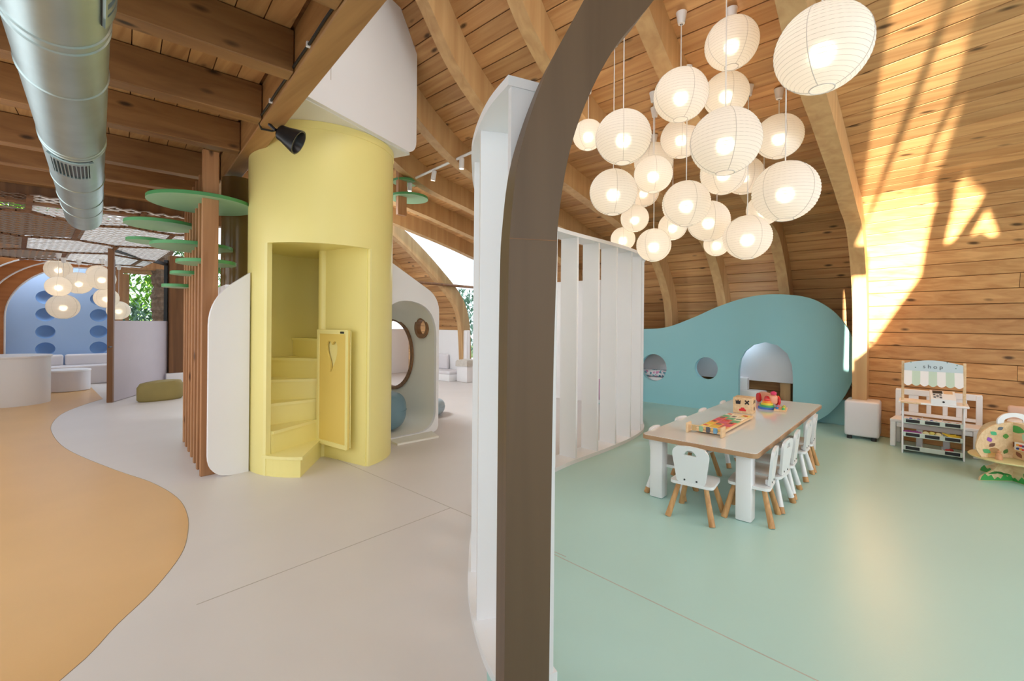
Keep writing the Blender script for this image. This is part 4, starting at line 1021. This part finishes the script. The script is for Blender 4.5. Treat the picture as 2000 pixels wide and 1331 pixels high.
place_chair(0, 3.67, 1.33, radians(-90 + 4), 'white child chair with natural wooden legs at the near end of the table')
place_chair(0, 3.95, 1.00, radians(0 + 5), 'white child chair with natural wooden legs nearest on the right table side')
place_chair(1, 4.33, 0.985, radians(-3), 'second white child chair on the right side, with white legs and wooden tips')
place_chair(1, 4.72, 0.99, radians(3), 'third white child chair on the right side, with white legs and wooden tips')
place_chair(1, 5.32, 0.99, radians(0), 'fourth white child chair from the front on the right table side')
place_chair(0, 5.70, 0.995, radians(4), 'farthest white child chair on the right side, with natural wooden legs')
for i, (x, k) in enumerate(((4.02, 1), (4.62, 0), (5.25, 1), (5.95, 1))):
    place_chair(k, x, 1.675, radians(180 + (3, -4, 2, 5)[i]), ('first', 'second', 'third', 'fourth')[i] + ' white child chair from the front on the far left table side')

# ------------------------------------------------------------------ toys on the table
TZ = 0.5515
tray = empty('toy_track', (4.55, 1.40, TZ), 0, 'long wooden activity board with colourful printed squares on the table', 'toy')
MB().rbox((0.06, 0, 0.02), (1.0, 0.24, 0.022), 0.004, 1).build('board', M['birch'], tray)
for y in (-1, 1):
    MB().rbox((-0.48, y * 0.145, 0.045), (0.10, 0.018, 0.09), 0.008, 2).build('end_plate', M['birch'], tray)
for z in (0.03, 0.07): MB().tube([(-0.50, -0.145, z), (-0.50, 0.145, z)], 0.007, 8).build('rail', M['birch'], tray)
for k, c in enumerate(((120, 170, 200), (90, 90, 96), (150, 190, 150), (200, 170, 120))):
    MB().rbox((-0.50, -0.09 + 0.06 * k, 0.05), (0.022, 0.034, 0.05), 0.005, 1).build('tumbling_block', pal('blk%d' % k, *c), tray)
cols = [(236, 196, 70), (228, 96, 84), (240, 226, 196), (238, 150, 90), (120, 180, 130), (240, 214, 120), (214, 84, 110), (246, 236, 214)]
for i in range(8):
    for j in range(3):
        c = cols[(i * 3 + j * 5) % 8]
        MB().rbox((-0.36 + 0.115 * i, -0.075 + 0.075 * j, 0.033), (0.105, 0.068, 0.006), 0.002, 1).build('printed_square', pal('sq%d' % ((i * 3 + j * 5) % 8), *c), tray)
        if (i + j) % 2: MB().rbox((-0.36 + 0.115 * i, -0.075 + 0.075 * j, 0.0375), (0.045, 0.03, 0.003), 0.001, 1, rz=i).build('printed_figure', pal('fig%d' % (i % 3), *((70, 60, 60), (196, 60, 60), (70, 120, 90))[i % 3]), tray)
cube = empty('shape_sorter', (5.42, 1.45, TZ), radians(4), 'square wooden shape sorter cube with cut-out shapes on the table', 'toy')
MB().rbox((0, 0, 0.085), (0.19, 0.19, 0.17), 0.006, 2).build('box', M['birch'], cube)
def flat_shape(pts, F, m, nm, par, th=0.002): return MB().prism([pts], F, th).build(nm, m, par, smooth=0)
fx = lambda u, v, w_: (-0.0955 - w_, u, v); fy = lambda u, v, w_: (u, -0.0955 - w_, v)
tul = [(0.022, 0.105), (0.066, 0.105), (0.07, 0.15), (0.055, 0.135), (0.044, 0.152), (0.033, 0.135), (0.018, 0.15)]
flat_shape([(p_ - 0.0, q_ - 0.004) for p_, q_ in tul], fx, pal('hole_dark', 40, 36, 40), 'shape_hole', cube)
for sg3 in (1, -1):
    flat_shape([(-0.043 + x_ * cos(0.8) * 1 - y_ * sin(0.8) * sg3, 0.124 + x_ * sin(0.8) * sg3 + y_ * cos(0.8)) for x_, y_ in ((-0.028, -0.007), (0.028, -0.007), (0.028, 0.007), (-0.028, 0.007))], fx, pal('hole_dark', 40, 36, 40), 'shape_hole', cube)
flat_shape([(-0.034, 0.028), (0.034, 0.028), (0.034, 0.048), (0.02, 0.05), (0.012, 0.066), (-0.014, 0.066), (-0.022, 0.05), (-0.034, 0.046)], fx, pal('toy_red', 214, 44, 50), 'shape_piece', cube)
flat_shape([(-0.045, 0.11), (-0.015, 0.11), (-0.03, 0.145)], fy, pal('hole_dark', 40, 36, 40), 'shape_hole', cube)
flat_shape(rrect(0.01, 0.112, 0.045, 0.142, 0.002, 1), fy, pal('hole_dark', 40, 36, 40), 'shape_hole', cube)
flat_shape(circ(0.0, 0.05, 0.02, 16), fy, pal('hole_dark', 40, 36, 40), 'shape_hole', cube)
xy = empty('rainbow_xylophone', (5.86, 1.33, TZ), radians(20), 'small rainbow coloured wooden toy beside the shape sorter', 'toy')
for k, c in enumerate(((70, 120, 200), (90, 180, 120), (236, 214, 70), (240, 150, 60), (226, 70, 70))):
    MB().lathe([(0, k * 0.022), (0.09 - 0.015 * k, k * 0.022), (0.092 - 0.015 * k, k * 0.022 + 0.011), (0.09 - 0.015 * k, k * 0.022 + 0.022), (0, k * 0.022 + 0.022)], 24, cap=False).build('stacking_ring', pal('rb%d' % k, *c), xy)
pull = empty('peg_tray', (5.86, 1.19, TZ), radians(8), 'flat wooden tray of green and blue pegs beside the rainbow toy', 'toy')
MB().rbox((0, 0, 0.01), (0.26, 0.12, 0.02), 0.004, 1).build('tray', M['birch'], pull)
for k in range(8):
    MB().lathe([(0.014, 0.02), (0.016, 0.04), (0.0, 0.05)], 12, Matrix.Translation((-0.1 + 0.028 * k, 0.03 * (1 if k % 2 else -1), 0))).build('peg', pal('pg%d' % (k % 4), *((80, 190, 120), (70, 140, 210), (240, 200, 60), (220, 80, 80))[k % 4]), pull)
cat_toy = empty('pull_along_toy', (6.22, 1.40, TZ), radians(35), 'red and natural wooden pull-along toy at the far end of the table', 'toy')
MB().rbox((0, 0, 0.075), (0.34, 0.10, 0.11), 0.03, 3).build('body', pal('toy_coral', 240, 170, 140), cat_toy)
for x in (-0.12, 0.12):
    for y in (-0.06, 0.06): MB().lathe([(0, -0.012), (0.055, -0.012), (0.058, 0), (0.055, 0.012), (0, 0.012)], 22, Matrix.Translation((x, y, 0.058)) @ Matrix.Rotation(pi / 2, 4, 'X'), cap=False).build('wheel', pal('toy_red', 214, 44, 50), cat_toy)
for k in range(5): MB().lathe([(0, 0), (0.02, 0), (0.02, 0.012), (0, 0.014)], 14, Matrix.Translation((-0.13 + 0.065 * k, -0.052, 0.10)) @ Matrix.Rotation(pi / 2, 4, 'X'), cap=False).build('dot', pal('dt%d' % (k % 3), *((250, 120, 80), (220, 60, 70), (250, 190, 80))[k % 3]), cat_toy)
MB().lathe([(0, 0), (0.03, 0.005), (0.035, 0.03), (0.0, 0.05)], 18, Matrix.Translation((-0.15, 0, 0.13))).build('knob', pal('toy_pink', 226, 70, 120), cat_toy)

# ------------------------------------------------------------------ bench behind the shop
bn = empty('bench', (7.68, -0.12, 0), radians(-7), 'white wooden bench with a slatted back against the plank wall', 'bench')
def wb(nm, c, d): MB().rbox(c, d, 0.006, 1).build(nm, M['white'], bn, smooth=0)
wb('seat', (-0.06, 0, 0.33), (0.36, 0.80, 0.035)); wb('apron', (-0.21, 0, 0.28), (0.025, 0.68, 0.06))
for y in (-0.37, 0.37):
    wb('leg', (-0.21, y, 0.16), (0.055, 0.055, 0.315)); wb('leg', (0.10, y, 0.345), (0.05, 0.055, 0.69))
wb('back_rail', (0.10, 0, 0.665), (0.04, 0.79, 0.075)); wb('back_rail', (0.10, 0, 0.39), (0.03, 0.70, 0.04))
for k in range(4):
    y = (-0.22, -0.075, 0.075, 0.22)[k]; wb('back_slat', (0.10, y, 0.525), (0.022, 0.095 if k in (0, 3) else 0.045, 0.23))
for y in (-0.1, 0.1): wb('rear_leg', (-0.21, y * 1.2, 0.125), (0.04, 0.06, 0.25))

# ------------------------------------------------------------------ toy shop
sh_ = empty('toy_shop', (7.17, -0.085, 0), 0, 'white wooden toy market stall with a pale green striped awning', 'toy stall')
def sb(nm, c, d, m=M['white'], r=0.004, par=sh_): return MB().rbox(c, d, r, 1).build(nm, m, par, smooth=0)
W2 = 0.262
for y in (-1, 1):
    sb('side_panel', (0.13, y * W2, 0.31), (0.26, 0.016, 0.62), M['white'])
    sb('awning_post', (0.02, y * W2, 0.85), (0.03, 0.026, 0.50), M['birch'])
sb('counter', (0.10, 0, 0.615), (0.34, 0.60, 0.022)); sb('counter_inlay', (-0.068, 0.19, 0.615), (0.012, 0.18, 0.02), M['birch'])
signF = lambda u, v, w_: (-0.005 - w_, u, v)
sg = [(-0.25, 0.985), (0.25, 0.985), (0.25, 1.075)] + [(0.25 - 0.5 * i / 12, 1.075 + 0.045 * sin(pi * i / 12)) for i in range(1, 12)] + [(-0.25, 1.075)]
M['mint'] = pal('mint_pale', 196, 214, 210); sgo = MB().prism([sg], signF, 0.012).build('sign_board', pal('sign_blue', 196, 212, 220), sh_, smooth=0)
fc = D.curves.new('shop_text', 'FONT'); fc.body = 's h o p'; fc.size = 0.062; fc.align_x = 'CENTER'; fc.align_y = 'CENTER'; fc.extrude = 0.001
fo2 = D.objects.new('lettering', fc); COL.objects.link(fo2); fo2.parent = sgo
fo2.matrix_local = Matrix.Translation((-0.0185, 0.0, 1.045)) @ Matrix.Rotation(radians(-90), 4, 'Z') @ Matrix.Rotation(radians(90), 4, 'X')
fc.materials.append(pal('lettering_grey', 70, 76, 84))
bpy.context.view_layer.update()
lme = D.meshes.new_from_object(fo2.evaluated_get(bpy.context.evaluated_depsgraph_get())); lml = fo2.matrix_local.copy(); D.objects.remove(fo2)
fo3 = link('lettering', lme, pal('lettering_grey', 70, 76, 84), sgo); fo3.matrix_local = lml
for (y, z) in ((0.19, 1.09), (-0.12, 1.10), (-0.19, 1.04), (0.15, 1.03), (-0.2, 1.075)):
    MB().lathe([(0, 0), (0.007, 0), (0.007, 0.001), (0, 0.001)], 8, Matrix.Translation((-0.017, y, z)) @ Matrix.Rotation(-pi / 2, 4, 'Y'), cap=False).build('leaf_print', pal('print_grey', 120, 150, 150), sgo)
for k in range(7):
    w7 = 0.5 / 7; y0 = -0.25 + w7 * k
    edge = [(y0 + w7 * (1 - i / 6), 0.015 - 0.022 * sin(pi * i / 6)) for i in range(7)]
    lo = [(y0, 0.16), (y0 + w7, 0.16)] + edge
    MB().prism([lo], lambda u, v, w_: (-0.02 - (0.16 - v) * 0.55 - w_, u, 0.83 + v), 0.006).build('awning_stripe', M['white_chair'] if k % 2 == 0 else pal('awning_green', 190, 214, 198), sh_, smooth=0)
reg = empty('toy_cash_register', (7.20, -0.17, 0.627), radians(4), 'white toy cash register on the counter of the toy stall', 'toy')
rp = [(-0.09, 0.0), (0.09, 0.0), (0.09, 0.135), (0.06, 0.14), (-0.09, 0.055)]
MB().prism([rp], lambda u, v, w_: (u, w_ - 0.105, v), 0.21).build('body', M['white_chair'], reg, smooth=0)
rxF = lambda u, v, w_: (-0.09 + u * 0.15 + 0.004 - w_ * .5, v, 0.057 + u * 0.085 + w_)
MB().prism([rrect(0.62, 0.0, 0.92, 0.085, 0.01, 2)], rxF, 0.003).build('display', M['steel_dark'], reg); MB().prism([rrect(0.62, -0.085, 0.92, -0.01, 0.01, 2)], rxF, 0.003).build('label', pal('reg_tan', 222, 190, 150), reg)
for i in range(3):
    for j in range(3): MB().prism([rrect(0.12 + 0.15 * i, 0.01 + 0.026 * j, 0.22 + 0.15 * i, 0.03 + 0.026 * j, 0.004, 2)], rxF, 0.006).build('key', pal('key%d' % ((i + j) % 2), *((90, 94, 100), (206, 206, 206))[(i + j) % 2]), reg)
MB().lathe([(0.0, 0), (0.011, 0), (0.011, 0.008), (0, 0.008)], 12, Matrix.Translation((-0.09, 0, 0.028)) @ Matrix.Rotation(-pi / 2, 4, 'Y'), cap=False).build('drawer_knob', M['black'], reg)
rows = [(0.365, 0.03), (0.205, 0.03), (0.045, 0.03)]
for ri_, (z, _) in enumerate(rows):
    sb('shelf', (0.12, 0, z), (0.22, 0.51, 0.012)); sb('shelf_front', (0.012, 0, z + 0.022), (0.012, 0.51, 0.055), pal('shelf_green', 204, 218, 210))
    for yy in (-0.087, 0.087): sb('divider', (0.12, yy, z + 0.03), (0.2, 0.008, 0.05), M['white'])
    for k, y in enumerate((0.17, 0.0, -0.17)):
        if ri_ == 2 and k == 1: continue
        sb('label_plate', (0.003, y, z + 0.024), (0.006, 0.125, 0.036), M['black'], 0.002)
def prod(nm, x, y, z, sx, sy, sz, c, lab, cat_, grp, stem=None, bend=0):
    o = empty(nm, (7.17 + x, -0.085 + y, z), random.uniform(-.5, .5), lab, cat_, grp)
    mb = MB(); mb.lathe([(0.0, -1)] + [(cos(a), sin(a)) for a in [(-pi / 2 + pi * i / 10) for i in range(1, 10)]] + [(0, 1)], 16, cap=False)
    for i, v in enumerate(mb.v): mb.v[i] = Vector((v.x * sx, v.z * sy, v.y * sz + sz + bend * v.z * v.z))
    mb.build('flesh', pal('veg_' + nm + str(c[0]), *c), o, smooth=60)
    if stem: MB().tube([(0, sy * 0.95, sz), (0, sy * 1.2, sz * 1.2)], 0.005, 6).build('stem', pal('veg_stem', *stem), o)
zs = [r[0] + 0.0065 for r in rows]
for k in range(5): prod('toy_aubergine', 0.06 + 0.05 * (k % 2), 0.235 - 0.03 * k, zs[1] + 0.01, 0.02, 0.036, 0.022, (150, 72, 130), ('first', 'second', 'third', 'fourth', 'fifth')[k] + ' purple toy aubergine from the left in the middle shelf bin', 'toy vegetable', 'toy aubergines in the left bin', (90, 140, 70))
for k in range(3): prod('toy_onion', 0.07 + 0.03 * (k % 2), 0.055 - 0.055 * k, zs[1] + 0.006, 0.03, 0.03, 0.03, ((226, 214, 160), (236, 220, 120), (226, 200, 90))[k], ('cream', 'pale yellow', 'golden')[k] + ' round toy vegetable in the middle bin of the toy stall', 'toy vegetable', 'round toy vegetables', (220, 200, 140))
for k in range(3): prod('toy_banana', 0.06 + 0.03 * k, -0.165 + 0.02 * (k - 1), zs[1] + 0.012 + 0.006 * k, 0.016, 0.065, 0.016, (240, 200, 50), ('front', 'middle', 'back')[k] + ' yellow toy banana in the right bin of the toy stall', 'toy fruit', 'toy bananas', (130, 100, 50), 0.022)
for k in range(4): prod('toy_plum', 0.06 + 0.05 * (k % 2), 0.225 - 0.035 * k, zs[0] + 0.004, 0.018, 0.02, 0.019, (92, 80, 160), ('first', 'second', 'third', 'fourth')[k] + ' blue-violet toy fruit from the left in the top left bin', 'toy fruit', 'toy plums', (90, 140, 70))
for k in range(3): prod('toy_berry', 0.06 + 0.05 * (k % 2), 0.045 - 0.04 * k, zs[0] + 0.004, 0.018, 0.02, 0.018, (70, 70, 150), ('first', 'second', 'third')[k] + ' dark blue toy fruit from the left in the top centre bin', 'toy fruit', 'toy berries', (90, 140, 70))
for k in range(4): prod('toy_potato', 0.06 + 0.04 * (k % 2), -0.11 - 0.035 * k, zs[0] + 0.006, 0.018, 0.024, 0.016, (190, 132, 106), ('first', 'second', 'third', 'fourth')[k] + ' brown toy potato from the left in the top right bin', 'toy vegetable', 'toy potatoes')
for k in range(2): prod('toy_pepper', 0.06 + 0.05 * k, -0.13 - 0.03 * k, zs[2] + 0.012, 0.02, 0.024, 0.022, (190, 50, 44), ('left', 'right')[k] + ' hand red toy pepper in the bottom right bin', 'toy vegetable', 'toy peppers', (90, 140, 70))
prod('toy_carrot', 0.07, -0.01, zs[2] + 0.004, 0.014, 0.03, 0.014, (230, 140, 60), 'single orange toy carrot on the bottom shelf', 'toy vegetable', None, (90, 140, 70))

# ------------------------------------------------------------------ wooden toy tree at the right edge
tr_ = empty('toy_tree_house', (6.62, -0.66, 0), radians(40), 'birch plywood toy tree house printed with leaves at the right edge', 'toy')
crown = [(p.x, p.y) for p in cat([(-0.235, 0.26), (-0.275, 0.36), (-0.262, 0.47), (-0.215, 0.565), (-0.12, 0.635), (0.0, 0.655), (0.12, 0.635), (0.215, 0.565), (0.262, 0.47), (0.275, 0.36), (0.235, 0.26)], 5)]
KX, KZ = 1.28, 0.88
tF = lambda u, v, w_: (-0.008 + w_, u * KX, v * KZ)
t2 = lambda u, v, w_: (u * KX, -0.008 + w_, v * KZ)
hnd = [(p.x, p.y) for p in cat([(-0.12, 0.63), (-0.115, 0.69), (-0.07, 0.745), (0.0, 0.76), (0.07, 0.745), (0.115, 0.69), (0.12, 0.63)], 5)]
hin = [(p.x, p.y) for p in cat([(0.075, 0.655), (0.06, 0.69), (0.0, 0.715), (-0.06, 0.69), (-0.075, 0.655)], 5)]
MB().prism([crown, rrect(0.10, 0.265, 0.19, 0.37, (0, 0, 0.045, 0.045), 5), rrect(-0.19, 0.265, -0.10, 0.35, (0, 0, 0.04, 0.04), 5)], tF, 0.014).build('crown_panel', M['birch'], tr_, smooth=0)
MB().prism([[(-0.12, 0.625)] + hnd[1:-1] + [(0.12, 0.625), (0.075, 0.645)] + hin[1:-1] + [(-0.075, 0.645)]], tF, 0.014).build('handle', M['white_chair'], tr_, smooth=0)
MB().prism([crown], t2, 0.014).build('cross_panel', M['birch'], tr_, smooth=0)
trunk = [(p.x, p.y) for p in cat([(-0.25, 0.0), (-0.235, 0.05), (-0.15, 0.12), (-0.115, 0.18), (-0.125, 0.245)], 5)] ; trunk = trunk + [(-a, b) for a, b in reversed(trunk)]
MB().prism([trunk], tF, 0.014).build('trunk_panel', M['birch'], tr_, smooth=0); MB().prism([trunk], t2, 0.014).build('trunk_panel', M['birch'], tr_, smooth=0)
MB().lathe([(0, 0.212), (0.31, 0.212), (0.315, 0.22), (0.31, 0.227), (0, 0.227)], 44, cap=False).build('floor_disc', pal('pale_olive', 214, 206, 150), tr_)
grass = [(-0.245, 0.005), (0.245, 0.005), (0.235, 0.045)] + [(0.235 - 0.47 * i / 20, 0.03 + (0.035 if i % 2 else 0.0) + 0.02 * sin(i)) for i in range(1, 20)] + [(-0.235, 0.045)]
flat_shape(grass, lambda u, v, w_: (-0.009 - w_, u * KX, v * KZ), pal('print_green', 66, 160, 78), 'grass_print', tr_)
flat_shape(grass, lambda u, v, w_: (u * KX, 0.007 + w_, v * KZ), pal('print_green', 66, 160, 78), 'grass_print', tr_)
def leafp(u, v, l, wdt, a, c, nm='leaf_print', par=tr_, fx_=0.009):
    pts = [(u + l * (f - .5) * cos(a) - wdt * sin(pi * f) * sg2 * sin(a), v + l * (f - .5) * sin(a) + wdt * sin(pi * f) * sg2 * cos(a)) for f, sg2 in [(i / 6, 1) for i in range(7)] + [(i / 6, -1) for i in range(5, 0, -1)]]
    flat_shape(pts, (lambda p_, q_, w_: (-fx_ - w_, p_ * KX, q_ * KZ)) if u > 0 else (lambda p_, q_, w_: (p_ * KX, fx_ - 0.002 + w_, q_ * KZ)), pal('lf%d_%d' % (c[0], c[1]), *c), nm, par, 0.0015)
for (u, v, l, w_, a, c) in ((-0.03, 0.585, 0.13, 0.04, 0.2, (70, 160, 80)), (-0.11, 0.50, 0.12, 0.038, 0.9, (170, 206, 180)), (0.06, 0.50, 0.06, 0.022, 1.6, (90, 150, 70)), (0.15, 0.53, 0.06, 0.022, 0.7, (80, 180, 130)),
    (0.18, 0.46, 0.06, 0.02, 1.2, (150, 90, 180)), (-0.16, 0.38, 0.11, 0.03, 2.2, (60, 140, 70)), (-0.02, 0.42, 0.08, 0.014, 0.7, (130, 84, 60)), (0.0, 0.39, 0.07, 0.012, 2.3, (130, 84, 60)), (0.20, 0.33, 0.07, 0.025, 0.6, (90, 170, 110)),
    (0.16, 0.40, 0.06, 0.02, 2.4, (120, 84, 70)), (-0.05, 0.31, 0.07, 0.02, 1.0, (140, 90, 70)), (0.06, 0.33, 0.06, 0.018, 2.0, (90, 130, 70)), (-0.17, 0.30, 0.08, 0.024, 1.2, (66, 150, 80)), (0.10, 0.585, 0.05, 0.018, 2.6, (96, 110, 120)), (-0.2, 0.46, 0.05, 0.018, 0.5, (220, 80, 90))):
    leafp(u, v, l, w_, a, c)
for k, (u, a) in enumerate(((-0.10, 1.2), (-0.12, 1.6), (-0.14, 2.0), (0.1, 0.3), (0.06, 0.2), (0.14, 2.9))): leafp(u, 0.075 + 0.015 * (k % 2), 0.10, 0.012, a, (56, 130, 60))
MB().rbox((-0.13, 0.03, 0.36), (0.15, 0.03, 0.075), 0.004, 1).build('abacus_frame', M['white_chair'], tr_)
for i in range(2):
    for j in range(4): MB().lathe([(0, -0.011), (0.013, -0.007), (0.013, 0.007), (0, 0.011)], 10, Matrix.Translation((-0.095 - 0.027 * j, 0.05, 0.342 + 0.034 * i))).build('bead', pal('bd%d' % ((i + j) % 4), *((40, 60, 130), (240, 170, 60), (214, 60, 60), (90, 60, 120))[(i + j) % 4]), tr_)
MB().lathe([(0, 0), (0.028, 0.0), (0.024, 0.05), (0.012, 0.06), (0.018, 0.075), (0.0, 0.09)], 14, Matrix.Translation((-0.07, 0.2, 0.228))).build('animal_peg', pal('peg_tan', 206, 150, 110), tr_)
ks = empty('play_kitchen', (7.25, -0.86, 0), radians(-8), 'white play cabinet with a pinkish rounded back behind the toy tree house', 'toy')
MB().rbox((0, 0, 0.26), (0.3, 0.36, 0.52), 0.02, 2).build('body', M['white_chair'], ks); MB().rbox((0.06, 0, 0.58), (0.05, 0.36, 0.16), 0.06, 4).build('back_board', pal('pinkish', 214, 178, 158), ks)
